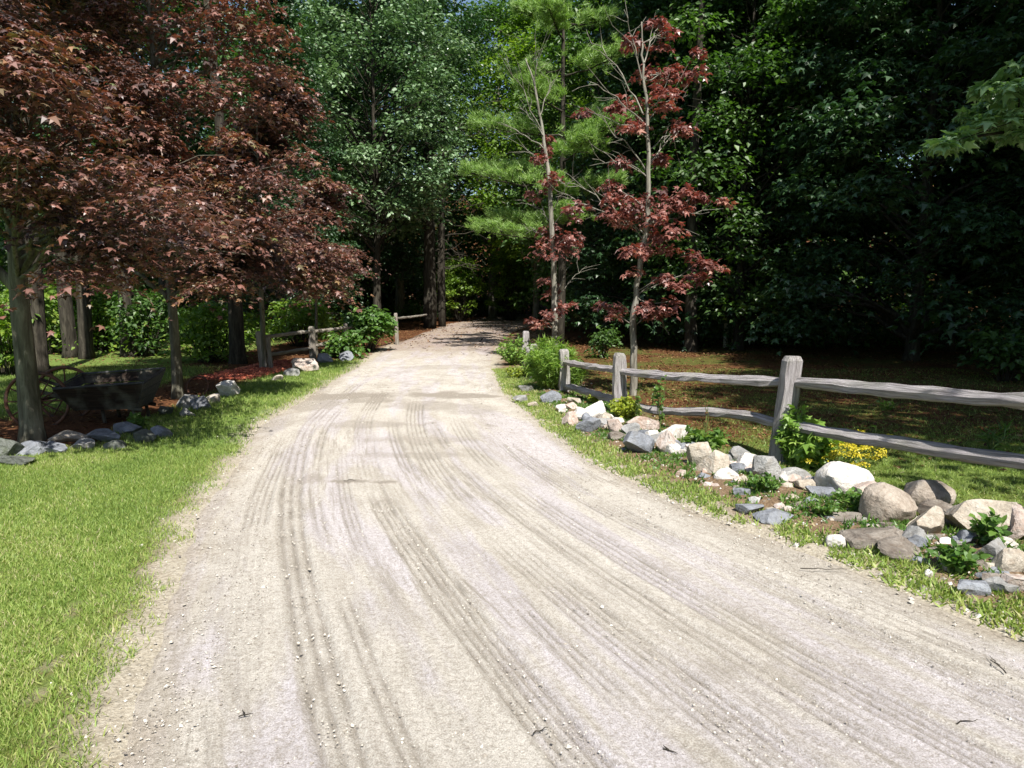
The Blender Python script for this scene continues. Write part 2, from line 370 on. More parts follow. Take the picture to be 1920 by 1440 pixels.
def turf_left(x, y):     # where the mown lawn grows, left of the road
    d = EL(y)-x
    qa, qb = G(150, 1120), G(60, 1335); cx = qb[0]+(y-qb[1])/(qa[1]-qb[1])*(qa[0]-qb[0])
    patch = sstep(.62, .25, np.abs(x-cx)/.10+.5*(fbm(x*9, y*9)-.5))*sstep(qb[1]-.1, qb[1]+.1, y)*(1-sstep(qa[1]-.1, qa[1]+.1, y))
    t = sstep(-.30, .42, d+.42*(fbm(x*3.5, y*3.5)-.5)-.10)*(1-sstep(6.4, 6.9, y+.25*(x+4)*0))
    t = np.maximum(t, sstep(-.1, .2, d)*(1-sstep(1.2, 1.7, d))*sstep(6.2, 6.6, y)*(1-sstep(15, 17, y)))
    t = np.maximum(t, sstep(-5.6, -6.6, x)*sstep(8.2, 8.8, y)*(1-sstep(13, 15, y)))
    t = np.maximum(t, (x < -4.9)*(y < 6.6)*1.0)
    return t*(1-.55*patch)
xs = lines(-16, 16, .11, 900); ys = lines(-3, 34, .11, 900)
X, Y = np.meshgrid(xs, ys); Z = terrain(X, Y)
d = dedge(X, Y); right = X > ER(Y)
a_yard = (right*1.0)*sstep(.2, .9, -d)*(1-sstep(19, 24, Y))*(1-sstep(12, 16, X))
a_turf = turf_left(X, Y)
rt = sstep(1.2, 1.7, X-ER(Y))*(1-sstep(6.3, 7.6, Y+.9*(fbm(X*1.5, Y*1.5)-.5)))*right
a_turf = np.maximum(a_turf, rt*.75)
a_turf = np.maximum(a_turf, (X < -7)*sstep(13.5, 15, Y)*(1-sstep(28, 34, Y))*.95)
a_soil = sstep(.0, .2, -d)*(1-sstep(1.2, 1.6, -d))*right
a_mulch = np.exp(-((X+5.1-.12*(Y-13))/.5)**4)*sstep(12.2, 12.8, Y)*(1-sstep(15.0, 15.6, Y))
a_dirt = (1-sstep(.02, .30, -d+.3*(fbm(X*3, Y*3)-.5)))*(1-sstep(19, 24, Y))
a_dirt = np.maximum(a_dirt, (X < EL(Y))*(Y < 6.7)*sstep(.6, .1, a_turf))
gm = grid_mesh("ground", X, Y, Z, M['ground'], dict(a_yard=a_yard, a_turf=a_turf, a_soil=a_soil, a_mulch=a_mulch, a_dirt=a_dirt))
tag(link("ground", gm), kind="structure")

U = np.linspace(0, 1, 420); V_ = np.concatenate([np.arange(-11, 1.4, .12), np.arange(1.4, 8, .018), np.arange(8, 16, .05), np.arange(16, 52, .2)])
Ug, Vg = np.meshgrid(U, V_)
l = EL(Vg)-.35; r = ER(Vg)+.35; Xr = l+(r-l)*Ug
um = Xr-np.interp(Vg, _yy, _sl)                      # metres from the (smoothed) left edge
width = np.interp(Vg, _yy, _sr-_sl); uu = um/width
dd = dedge(Xr, Vg)
zr = .010 - .085*(1-sstep(-.33, .12, dd+.10*(fbm(Xr*5, Vg*5, 3)-.5))) + .018*sstep(0, 1.2, dd)
zr += .020*(fbm(Xr*.9, Vg*.7)-.5) + .008*(fbm(Xr*7, Vg*5, 3)-.5)
rut = np.zeros_like(Xr)
def track(uc, w, depth, grooves, ph, y0=1, y1=12, wander=.03):
    global zr, rut
    c = uc*width + wander*np.sin(Vg*.45+ph)
    q = (um-c)/w
    env = sstep(1.15, .85, np.abs(q))*sstep(y0, y0+1.0, Vg)*(1-sstep(y1-2, y1, Vg))
    breaks = .25+.75*sstep(.36, .55, fbm(Vg*.9+ph*3, uc*9+0*Vg, 3))
    g = (.5-.5*np.cos(2*math.pi*(q*.5+.5)*grooves))**3
    e = env*breaks
    g = g*(.35+1.1*fbm(Xr*22, Vg*9, 2))
    zr = zr - 1.5*depth*e*(.35+g) + depth*1.1*e*0 + depth*.7*np.exp(-((np.abs(q)-1.15)/.18)**2)*breaks*sstep(y0, y0+1, Vg)*(1-sstep(y1-2, y1, Vg))
    rut = np.maximum(rut, e*(.10+.65*g))
track(.175, .10, .010, 3, 1.0, 1.2, 13); track(.11, .09, .007, 4, 4.0, 1.2, 8); track(.235, .05, .006, 2, 2.2, 1.2, 11)
track(.36, .11, .010, 5, 0.3, 1.2, 12); track(.45, .07, .008, 3, 5.1, 1.2, 9); track(.53, .12, .009, 5, 3.3, 1.2, 11)
track(.61, .06, .009, 2, .9, 1.2, 9); track(.685, .10, .008, 4, 2.7, 1.2, 9); track(.77, .035, .006, 2, 6, 1.2, 8); track(.815, .10, .009, 6, 1.6, 1.2, 8.5, .03)
track(.29, .06, .006, 3, 3.9, 1.2, 7); track(.57, .04, .007, 1, 5.9, 1.2, 7, .09); track(.40, .03, .007, 1, 2.9, 1.2, 8, .1)
a_damp_shade = np.zeros_like(Xr)  # damp patches, and tree shade from the left painted into the gravel colour
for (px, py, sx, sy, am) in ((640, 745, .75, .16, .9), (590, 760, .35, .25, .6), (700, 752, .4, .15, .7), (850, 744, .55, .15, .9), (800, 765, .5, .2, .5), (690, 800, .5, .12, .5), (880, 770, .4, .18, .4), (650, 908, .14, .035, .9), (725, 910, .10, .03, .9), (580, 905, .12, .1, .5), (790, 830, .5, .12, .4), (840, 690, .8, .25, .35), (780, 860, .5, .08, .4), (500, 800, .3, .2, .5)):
    q = G(px, py); sy *= 2.1 if q[1] > 7.5 else 1.4; a_damp_shade = np.maximum(a_damp_shade, min(1, am*1.15)*sstep(.12, .55, np.exp(-((Xr-q[0])/sx)**2-((Vg-q[1])/sy)**2)+.9*(fbm(Xr*4, Vg*3, 4)-.5)))
a_edge = (1-sstep(-.05, .30, dd+.25*(fbm(Xr*4, Vg*4)-.5)))*.8
a_lit = sstep(15, 21, Vg+3*(fbm(Xr*1.5, Vg*1.5)-.5))*.75 + .5*np.exp(-((Vg-10.3-.5*np.sin(Xr*2))/.45)**2)*(fbm(Xr*3, Vg*3) > .45)*0
rm = grid_mesh("road", Xr, Vg, zr, M['road'], dict(a_rut=np.clip(rut*1.0, 0, 1), a_damp_shade=a_damp_shade, a_near=1-sstep(6.5, 10, Vg), a_edge=a_edge, a_litter=a_lit), np.stack([um/width*3.6, Vg], -1))
tag(link("road", rm), kind="structure")
def gz(x, y): return float(terrain(x, y))

# ------------------------------------------------------------------ foliage generators
def cluster(g, c, r, n, size, tmpl, rng, flat=.45, up=1.0, out=None, tb=0., hollow=.35, droop=.25):
    """one spray of leaves round point c"""
    u = rng.normal(size=(n, 3)); u /= np.linalg.norm(u, axis=1, keepdims=True)
    rad = (hollow+(1-hollow)*rng.random(n)**.5)
    p = u*rad[:, None]*np.array((r, r, r*flat))*(1+.25*rng.normal(size=(n, 1)))
    hr = np.hypot(p[:, 0], p[:, 1]); p[:, 2] -= droop*hr*hr/max(r, .01)
    nrm = np.stack([rng.normal(0, .55, n)+p[:, 0]/r*.5, rng.normal(0, .55, n)+p[:, 1]/r*.5, up*np.ones(n)], 1)
    if out is not None: nrm = nrm+out
    yaw = np.stack([p[:, 0]/r+rng.normal(0, .7, n), p[:, 1]/r+rng.normal(0, .7, n), rng.normal(-.3, .35, n)], 1)
    s = size*np.clip(rng.lognormal(0, .32, n), .4, 1.7)
    V, F = scatter(tmpl, p+np.asarray(c), frames(nrm, yaw), s)
    g.add(V, F, np.clip(rng.beta(2.2, 2.2, n)*.8+tb+rng.normal(0, .05), 0, 1))

def trunk_pts(h, lean, rng, n=10, wob=.02):
    t = np.linspace(0, 1, n)[:, None]
    p = np.concatenate([lean[0]*t**1.3, lean[1]*t**1.3, h*t], 1)
    p[1:, :2] += np.cumsum(rng.normal(0, wob*h/n, (n-1, 2)), 0); return p
def at_h(tp, z):
    return np.array([np.interp(z, tp[:, 2], tp[:, 0]), np.interp(z, tp[:, 2], tp[:, 1]), z])

def tree_meshes(seed, H, R, base, ncl, nleaf, size, leafmat, bark, tr=.16, tmpl=LEAF_D, flat=.45, crad=.9, prof='round', limbs=.6, lean=(0, 0), bare=.0, tb=0., inner=.35, tn=10):
    rng = np.random.default_rng(seed)
    tp = trunk_pts(H*.96, lean, rng, 12)
    t = Geo(); rr = tr*(1-np.linspace(0, 1, 12)**.8*.9); rr[0] *= 1.55; rr[1] *= 1.02
    # flare
    t2 = np.insert(tp, 1, tp[0]+(tp[1]-tp[0])*.18, 0); r2 = np.insert(rr, 1, rr[1]*1.12)
    t2[0, 2] -= .25
    tube(t, t2, r2, tn, .22, rng)
    g = Geo()
    for k in range(ncl):
        f = (k+.5)/ncl; f = min(max(f+rng.normal(0, .03), 0), 1)
        z = base+(H-base)*f
        if prof == 'round': pr = math.sin(math.pi*min(.98, .12+.86*f))**.6
        elif prof == 'cone': pr = (1-f)**.75+.08
        elif prof == 'low': pr = (math.cos(f*math.pi/2))**.55
        else: pr = .75+.25*math.sin(math.pi*f)
        a = k*2.39996+rng.normal(0, .35)
        q = rng.random(); rad = R*pr*(inner+(1-inner)*q**.5)*rng.uniform(.8, 1.12)
        c0 = at_h(tp, z); c = c0+np.array((math.cos(a)*rad, math.sin(a)*rad, rng.normal(0, .2)))
        if rng.random() > bare:
            cr = crad*rng.uniform(.6, 1.25)*(.6+.4*pr)
            cluster(g, c, cr, int(nleaf*rng.uniform(.6, 1.3)), size, tmpl, rng, flat, tb=tb+rng.normal(0, .07))
        if rng.random() < limbs:
            zb = max(base*.75, z-rad*rng.uniform(.35, .8)); s = at_h(tp, zb)
            rb = float(np.interp(zb, tp[:, 2], rr))*.42
            L = curve_pts(s, c, .10, 6, .035, rng)
            tube(t, L, np.linspace(max(rb, .018), .008, 6), 5, .1, rng, cap=False)
            for q in range(2):
                e = c+rng.normal(0, crad*.5, 3)*np.array((1, 1, .5))
                tube(t, curve_pts(L[3+q], e, .05, 4, .04, rng), np.linspace(max(rb*.45, .010), .005, 4), 4, 0, rng, cap=False)
    return t.mesh("trunk", bark, True), g.mesh("crown", leafmat)
def place_tree(name, meshes, loc, label, cat="tree", group=None, s=1.0, rz=0.0, sz=None):
    e = empty(name, (loc[0], loc[1], gz(loc[0], loc[1])), rz)
    e.scale = (s, s, sz or s); tag(e, label, cat, group)
    link("trunk", meshes[0], e); link("crown", meshes[1], e); return e

# ---- species
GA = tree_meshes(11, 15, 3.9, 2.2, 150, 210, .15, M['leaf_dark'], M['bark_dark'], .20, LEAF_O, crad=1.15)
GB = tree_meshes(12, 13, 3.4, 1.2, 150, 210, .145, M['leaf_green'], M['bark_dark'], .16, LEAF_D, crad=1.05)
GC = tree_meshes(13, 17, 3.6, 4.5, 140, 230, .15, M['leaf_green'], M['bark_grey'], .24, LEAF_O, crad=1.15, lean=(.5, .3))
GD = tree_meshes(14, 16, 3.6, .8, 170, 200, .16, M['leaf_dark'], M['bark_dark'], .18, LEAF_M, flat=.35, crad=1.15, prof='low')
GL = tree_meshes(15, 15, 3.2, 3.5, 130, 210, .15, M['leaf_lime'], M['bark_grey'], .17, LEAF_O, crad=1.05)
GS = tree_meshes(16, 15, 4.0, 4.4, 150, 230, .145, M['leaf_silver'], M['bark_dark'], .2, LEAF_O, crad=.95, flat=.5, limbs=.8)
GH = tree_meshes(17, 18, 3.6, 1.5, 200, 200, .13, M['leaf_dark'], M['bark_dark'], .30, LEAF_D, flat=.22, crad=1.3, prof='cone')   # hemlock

GT = tree_meshes(18, 17, 1.5, 11, 45, 170, .14, M['leaf_green'], M['bark_dark'], .19, LEAF_O, crad=1.05, lean=(.3, .2))
def T(mesh, x, y, s, label, rz=None, group=None, name="broadleaf_tree", sz=None):
    return place_tree(name, mesh, (x, y), label, "tree", group, s, (x*7.3+y*3.1) if rz is None else rz, sz)
gR = "dark trees of the wood behind the right fence"
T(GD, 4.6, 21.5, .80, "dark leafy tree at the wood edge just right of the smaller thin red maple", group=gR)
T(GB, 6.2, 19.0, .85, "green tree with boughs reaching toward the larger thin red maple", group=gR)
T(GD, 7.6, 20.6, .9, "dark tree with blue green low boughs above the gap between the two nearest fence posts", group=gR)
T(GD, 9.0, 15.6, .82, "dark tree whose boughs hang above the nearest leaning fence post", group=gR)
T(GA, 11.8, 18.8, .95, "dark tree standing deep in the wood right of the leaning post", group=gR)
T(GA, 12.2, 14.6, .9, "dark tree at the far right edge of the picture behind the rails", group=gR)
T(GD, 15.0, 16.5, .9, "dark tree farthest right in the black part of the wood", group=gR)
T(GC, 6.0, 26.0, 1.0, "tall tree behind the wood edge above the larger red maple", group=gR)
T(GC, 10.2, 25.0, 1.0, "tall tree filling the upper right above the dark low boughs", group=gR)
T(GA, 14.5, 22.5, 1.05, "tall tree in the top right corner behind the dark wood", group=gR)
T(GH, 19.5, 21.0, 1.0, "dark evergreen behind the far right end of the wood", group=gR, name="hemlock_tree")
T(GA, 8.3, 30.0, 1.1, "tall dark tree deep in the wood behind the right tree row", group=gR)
gO = "tall trees by the road beside the camera"
T(GA, 10.6, 6.0, 1.0, "tall tree beside the near end of the right fence", group=gO)
T(GC, 12.8, 9.6, 1.0, "tall tree at the right edge of the yard", group=gO)
T(GA, 8.9, 1.5, 1.0, "tall tree shading the yard from the right", group=gO)
T(GA, 13.5, 3.5, 1.0, "tall tree standing back from the yard", group=gO)
T(GB, 9.6, -3.0, .9, "green tree beside the road behind the camera", group=gO)
T(GT, 4.75, 18.4, .95, "tall tree right of the red maples, added to shade the road end", group=gR)  # tree added for the shade its high crown casts over the road end
gM = "trees closing the far end of the road"
T(GB, 3.3, 27.5, 1.0, "green tree behind the soft needled pine right of the road", group=gM)
T(GL, 1.2, 36.5, 1.05, "yellow green tree at the top middle above the road", group=gM)
T(GL, 4.4, 33.0, .95, "yellow green tree behind the bare twigs of the smaller red maple", group=gM)
T(GC, -1.2, 43.0, 1.1, "tall green tree straight beyond the end of the road", group=gM)
T(GB, 2.9, 43.5, 1.1, "green tree beyond the end of the road on its right", group=gM)
T(GC, -6.5, 40.0, 1.1, "tall green tree behind the silvery poplar", group=gM)
T(GS, -5.3, 27.5, .92, "broad silvery green poplar left of the road end", name="poplar_tree", rz=.4)
T(GH, -9.5, 31.0, .95, "dark hemlock behind the silvery poplar on the left", group=gM, name="hemlock_tree")
T(GH, -7.4, 23.0, .62, "dark hemlock between the crimson maples and the poplar", name="hemlock_tree")
T(GA, -6.9, 36.0, 1.0, "dark tree behind the two old trunks", group=gM)
gL = "green trees behind the crimson maples"
T(GT, -10.6, 16.6, .85, "twin trunked tree behind the old cart, the darker trunk", group=gL)
T(GT, -9.95, 16.2, .8, "pale streaked tree trunk just right of the darkest trunk behind the cart", group=gL)
T(GT, -9.3, 16.8, .9, "slim dark tree behind the middle of the cart", group=gL)
T(GT, -8.75, 12.8, .8, "dark tree trunk just behind the nearest maple trunk", group=gL)
T(GT, -5.95, 15.0, .9, "thick dark tree left of the left fence", group=gL)
T(GA, -15.5, 27.0, 1.0, "leafy green tree far left behind the lawn gap", group=gL)
T(GB, -9.5, 30.0, 1.0, "green tree behind the crimson maple row", group=gL)
T(GT, -16, 18.5, 1.0, "tall tree at the left edge behind the bright bushes", group=gL)
T(GA, -15.5, 35.0, 1.1, "tall tree far back on the left of the crimson maples", group=gL)
T(GT, -11.2, 22.5, .95, "tall tree with its dark trunk at top left above the maples", group=gL)

# ---- the two old trunks beside the road end
bk = M['bark_dark']
for (px, Yd, r0, lab) in ((806, 31.0, .27, "thick old trunk in sun at the left of the road end"), (829, 32.5, .19, "slimmer old trunk just right of the thickest trunk")):
    x0 = (px-960)/FPX*Yd; rng = np.random.default_rng(px)
    e = empty("old_pine_tree", (x0, Yd, 0)); tag(e, lab, "tree", "pair of old trunks by the road end")
    t = Geo(); tp = trunk_pts(15, (.1, .2), rng, 14, .008); tp[0, 2] = -.3
    tube(t, tp, r0*(1-.6*np.linspace(0, 1, 14)), 16, .35, rng)
    for k in range(26):
        z = rng.uniform(2.5, 9.5); a = rng.uniform(0, 6.28); Ln = rng.uniform(.8, 2.6)
        s = at_h(tp, z); en = s+np.array((math.cos(a)*Ln, math.sin(a)*Ln*.7, rng.uniform(-.5, .3)))
        pts = curve_pts(s, en, .06, 6, .04, rng); tube(t, pts, np.linspace(.03, .008, 6), 5, 0, rng)
        for q in range(3): tube(t, curve_pts(pts[2+q], pts[2+q]+rng.normal(0, .35, 3), 0, 4, .05, rng), np.linspace(.012, .005, 4), 4, 0, rng)
    link("trunk", t.mesh("trunk", bk, True), e)
    g = Geo()
    for k in range(40):
        a = rng.uniform(0, 6.28); rad = rng.uniform(.3, 2.4); z = rng.uniform(10, 15.5)
        cluster(g, (math.cos(a)*rad, math.sin(a)*rad, z), .9, 160, .13, LEAF_D, rng, .35)
    link("crown", g.mesh("crown", M['leaf_dark']), e)

# ---- crimson maples in a row on the left
def crimson(seed, x, y, H, R, base, ncl, nleaf, size, tr, label, lean=(0, 0), extra=(), pe=.55):
    rng = np.random.default_rng(seed)
    e = empty("crimson_maple", (x, y, gz(x, y))); tag(e, label, "maple tree", "crimson maples in a row left of the road")
    tp = trunk_pts(H*.95, lean, rng, 14, .015)
    t = Geo(); rr = tr*(1-np.linspace(0, 1, 14)**.7*.92)
    t2 = np.insert(tp, 1, tp[0]+(tp[1]-tp[0])*.25, 0); r2 = np.insert(rr, 1, rr[1]*1.12); r2[0] = tr*1.45; t2[0, 2] -= .2
    tube(t, t2, r2, 16, .16, rng)
    g = Geo(); zs = []
    for k in range(ncl):
        f = ((k*.618034) % 1.0); z = base+(H-base)*f**.93
        pr = math.cos(f*math.pi/2*.93)**pe*(.72+.28*min(1, f*6))
        a = k*2.39996+rng.normal(0, .4); rad = R*pr*(.12+.93*rng.random()**.55)*float(.70+.62*vnoise((a % 6.283)*1.1+seed, z*1.3))
        c = at_h(tp, z)+np.array((math.cos(a)*rad, math.sin(a)*rad, -.12*rad+rng.normal(0, .08)))
        cr = rng.uniform(.34, .74)*(.7+.3*pr)
        cluster(g, c, cr, int(nleaf*rng.uniform(.6, 1.3)*(cr/.5)**1.6), size*rng.uniform(.85, 1.15), LEAF_M, rng, .17, up=1.3, tb=rng.normal(.03, .17), droop=.45, hollow=.1)
        if rng.random() < .65:
            zb = max(base*.85, z-rad*.55); s = at_h(tp, zb); rb = float(np.interp(zb, tp[:, 2], rr))*.33
            L = curve_pts(s, c, .08, 6, .03, rng); tube(t, L, np.linspace(max(rb, .012), .005, 6), 5, 0, rng, cap=False)
            for q in range(3): tube(t, curve_pts(L[2+q], c+rng.normal(0, cr*.6, 3)*np.array((1, 1, .4)), .03, 4, .03, rng), np.linspace(.008, .0035, 4), 4, 0, rng, cap=False)
    for (c, cr, n) in extra:
        c = np.asarray(c, float)-np.array((x, y, 0)); cluster(g, c, cr, n, size, LEAF_M, rng, .22, up=1.2, tb=.08, droop=.5, hollow=.1)
        s = at_h(tp, max(base, c[2]-.4)); tube(t, curve_pts(s, c, .08, 6, .03, rng), np.linspace(.022, .005, 6), 5, 0, rng, cap=False)
    # short broken side limb like the photograph's
    tube(t, curve_pts(at_h(tp, base*.78), at_h(tp, base*.78)+np.array((-.55, -.05, .5)), .05, 5, .02, rng), np.linspace(tr*.5, tr*.3, 5), 8, .1, rng)
    link("trunk", t.mesh("trunk", M['bark_maple'], True), e); link("crown", g.mesh("crown", M['leaf_crimson']), e); return e
A0 = G(63, 833); B0 = G(333, 748); C0 = G(495, 694); D0 = (-4.95, 17.5, 0)
crimson(31, A0[0], A0[1], 9.2, 2.5, 1.95, 150, 300, .058, .115, "nearest crimson maple, its trunk in front of the old cart", (-.1, .1),
        [(P(55, 350, 5.6), .55, 420), (P(150, 510, 5.9), .5, 380), (P(40, 130, 5.2), .5, 380), (P(230, 300, 5.6), .5, 120)])
crimson(32, B0[0], B0[1], 9.6, 2.1, 1.75, 180, 250, .064, .085, "crimson maple with crooked pale trunk right of the old cart", (-.15, .1),
        [(P(470, 60, 9.8), .6, 150), (P(430, 160, 9.6), .6, 150), (P(250, 180, 9.0), .6, 150), (P(440, 310, 9.2), .55, 160), (P(500, 60, 10), .6, 200), (P(380, 90, 9.8), .6, 200), (P(330, 40, 9.5), .6, 260), (P(470, 120, 9.9), .6, 300), (P(500, 200, 10.2), .55, 260), (P(420, 30, 9.8), .6, 300), (P(390, 190, 9.9), .6, 300), (P(470, 0, 10), .6, 300), (P(350, 150, 9.3), .6, 300), (P(520, 130, 10.6), .5, 220), (P(410, -40, 10), .7, 300), (P(310, -30, 10), .7, 300)], pe=.30)
crimson(33, C0[0], C0[1], 5.8, 1.95, 1.9, 115, 240, .072, .065, "crimson maple rising behind the first left fence post", (.1, 0),
        [(P(560, 290, 13.4), .75, 220), (P(480, 330, 13.0), .7, 200), (P(590, 400, 13.4), .6, 200)])
crimson(34, D0[0], D0[1], 4.4, 1.35, 2.1, 60, 180, .075, .05, "smallest crimson maple at the far end of the left row", (.1, 0),
        [(P(625, 470, 17), .6, 160), (P(600, 515, 17), .5, 120)])

# ---- thin, half bare red maples right of the road
def thin_maple(px_path, Yd, r0, blobs, twigs, label, bottom):
    rng = np.random.default_rng(int(px_path[0][0])); pts = [P(px, py, Yd) for px, py in px_path]
    x0, y0 = pts[0][0], pts[0][1]; pts[0][2] = -.2; pts = np.array(pts)-np.array((x0, y0, 0))
    e = empty("thin_red_maple", (x0, y0, gz(x0, y0))); tag(e, label, "maple tree", "thin red maples behind the right fence")
    # densify
    tt = np.linspace(0, len(pts)-1, len(pts)*4); dp = np.stack([np.interp(tt, np.arange(len(pts)), pts[:, k]) for k in range(3)], 1)
    dp[1:, :2] += rng.normal(0, .008, (len(dp)-1, 2)); dp[:, 1] += .05*np.sin(dp[:, 2]*1.5)
    t = Geo(); tube(t, dp, r0*(1-np.linspace(0, 1, len(dp))**1.1*.86), 10, .12, rng)
    g = Geo()
    for (px, py, r, n) in blobs:
        c = P(px, py, Yd+rng.uniform(-.5, .5))-np.array((x0, y0, 0)); rm = r*Yd/FPX
        for q in range(max(3, n//28)):
            o = rng.normal(0, .62, 3)*rm*np.array((1, 1, .6))
            cluster(g, c+o, rm*.55, 34, .078, LEAF_M, rng, .45, tb=rng.normal(0, .12), droop=.35)
            zb = max(bottom, c[2]-.35*abs(c[0]-at_h(dp, c[2])[0])-.12); s = at_h(dp, min(zb, dp[-1, 2]*.97))
            if q % 3 == 0: tube(t, curve_pts(s, c+o, .05, 6, .025, rng), np.linspace(.010, .003, 6), 5, 0, rng, cap=False)
    for (xa, ya, xb, yb) in twigs:
        a = P(xa, ya, Yd)-np.array((x0, y0, 0)); bb = P(xb, yb, Yd+rng.uniform(-.6, .6))-np.array((x0, y0, 0))
        L = curve_pts(a, bb, .06, 9, .018, rng); tube(t, L, np.linspace(.012, .0035, 9), 5, 0, rng, cap=False)
        for q in range(7):
            k = 2+q % 6; dirv = (L[-1]-L[0]); dirv = dirv/np.linalg.norm(dirv); nn = dirv+rng.normal(0, .55, 3)
            tube(t, curve_pts(L[k], L[k]+nn*rng.uniform(.15, .45), .03, 4, .04, rng), np.linspace(.005, .002, 4), 4, 0, rng, cap=False)
    link("trunk", t.mesh("trunk", M['bark_thin'], True), e); link("crown", g.mesh("crown", M['leaf_red']), e); return e
thin_maple([(1188, 745), (1187, 640), (1193, 540), (1212, 430), (1215, 300), (1213, 200), (1206, 110), (1205, 40)], 10.4, .058,
    [(1250, 60, 40, 90), (1200, 75, 28, 60), (1265, 125, 45, 110), (1225, 140, 40, 120), (1235, 180, 36, 110), (1170, 210, 55, 90), (1130, 215, 30, 50), (1270, 250, 40, 80),
     (1195, 245, 30, 60), (1240, 295, 16, 30), (1290, 115, 30, 60), (1150, 360, 40, 90), (1220, 380, 52, 170), (1260, 400, 50, 150), (1300, 375, 34, 90), (1185, 420, 45, 120), (1135, 410, 35, 70), (1260, 430, 45, 110),
     (1170, 460, 35, 70), (1290, 505, 40, 80), (1240, 520, 30, 60), (1215, 470, 30, 60), (1255, 550, 30, 45), (1190, 570, 36, 110), (1170, 590, 30, 80), (1222, 592, 26, 60), (1320, 500, 24, 40), (1165, 310, 24, 30), (1320, 380, 26, 50)],
    [(1205, 215, 1100, 60), (1205, 230, 1105, 155), (1210, 320, 1100, 210), (1180, 420, 1050, 340), (1175, 425, 1060, 375), (1213, 230, 1290, 180), (1203, 150, 1170, 20), (1215, 310, 1290, 240), (1212, 430, 1330, 400), (1195, 560, 1245, 610), (1212, 330, 1110, 300), (1208, 120, 1240, 40)],
    "larger half bare red maple behind the right fence", .9)
thin_maple([(1041, 672), (1040, 600), (1040, 520), (1034, 400), (1028, 320), (1018, 250), (1003, 160), (985, 110)], 15.0, .078,
    [(1022, 300, 24, 70), (1012, 345, 24, 70), (1050, 430, 32, 90), (1062, 445, 26, 60), (1025, 475, 38, 130), (1050, 465, 30, 80), (1035, 520, 20, 60), (1015, 590, 24, 50), (1045, 580, 20, 50), (1035, 545, 18, 40), (1008, 360, 20, 40), (1020, 270, 16, 30), (1030, 440, 24, 60), (1062, 400, 18, 30), (1002, 600, 18, 30)],
    [(1015, 245, 945, 110), (1018, 255, 975, 200), (1020, 280, 935, 230), (1025, 320, 985, 280), (1035, 420, 985, 370), (1040, 560, 1082, 470), (1044, 560, 1100, 500), (1034, 400, 1080, 330), (1030, 450, 985, 430), (1003, 160, 1010, 90), (1012, 220, 1040, 150)],
    "smaller half bare red maple behind the far fence posts", .8)

# ---- soft needled white pine
def pine(x, y, label):
    rng = np.random.default_rng(77); e = empty("white_pine", (x, y, 0)); tag(e, label, "pine tree")
    t = Geo(); tp = trunk_pts(10.5, (.0, .1), rng, 12, .006); tp[0, 2] = -.2
    tube(t, tp, .13*(1-.85*np.linspace(0, 1, 12)), 12, .15, rng); g = Geo()
    br = [((-1.2, -.6), 3.15, 2.1), ((-.9, .5), 3.6, 1.7), ((-1.1, -.4), 4.55, 2.2), ((-.9, .3), 4.9, 1.8), ((-1, -.1), 5.9, 1.9), ((.8, -.8), 5.7, 1.6), ((.3, -1.2), 5.2, 1.5), ((-.6, -1), 6.5, 1.7), ((.8, .3), 6.4, 1.6),
          ((-.2, -1), 4.2, 1.3), ((.9, -.3), 4.4, 1.3), ((-.7, .7), 7.6, 1.6), ((.7, -.6), 7.4, 1.5), ((-.3, -1), 8.3, 1.3), ((-1, 0), 8.8, 1.0), ((.9, .1), 8.7, 1.1), ((0, 1), 9.6, .8), ((-.5, -.5), 9.9, .7), ((.5, -.2), 10.3, .5), ((.1, -1.1), 3.5, 1.2)]
    for (dx, dy), z, Ln in br:
        dv = np.array((dx, dy, 0.)); dv /= np.linalg.norm(dv); Ln *= 1.22; s = at_h(tp, z-.15)
        en = s+dv*Ln+np.array((0, 0, .22)); L = curve_pts(s, en, -.04, 8, .01, rng); tube(t, L, np.linspace(.03, .008, 8), 6, 0, rng, cap=False)
        side = np.array((-dv[1], dv[0], 0.)); tips = []
        for q in range(110):
            f = rng.uniform(.3, 1.05); w = (1.1-f*.55)*.62*Ln/2
            c = s+(en-s)*f+side*rng.normal(0, w*.62)+np.array((0, 0, rng.normal(.07, .07)))
            tips.append(c)
            if q % 4 == 0: tube(t, curve_pts(s+(en-s)*f*.85, c, .0, 4, .02, rng), np.linspace(.008, .004, 4), 4, 0, rng, cap=False)
        for c in tips:
            n = 34; dirs = rng.normal(size=(n, 3))*np.array((.75, .75, .45))+dv*.6+np.array((0, 0, .75)); dirs /= np.linalg.norm(dirs, axis=1, keepdims=True)
            R = frames(np.cross(dirs, rng.normal(size=(n, 3)))+1e-4, dirs)
            V, F = scatter(NEEDLE, np.repeat(c[None], n, 0)+rng.normal(0, .035, (n, 3)), R, .15*rng.uniform(.7, 1.2, n)); V = V
            g.add(V, F, np.clip(rng.normal(.55, .2, n), 0, 1))
    link("trunk", t.mesh("trunk", M['bark_dark'], True), e); link("crown", g.mesh("crown", M['needle']), e)
pine(1.35, 19.2, "soft bright needled white pine right of the road behind the smaller red maple")

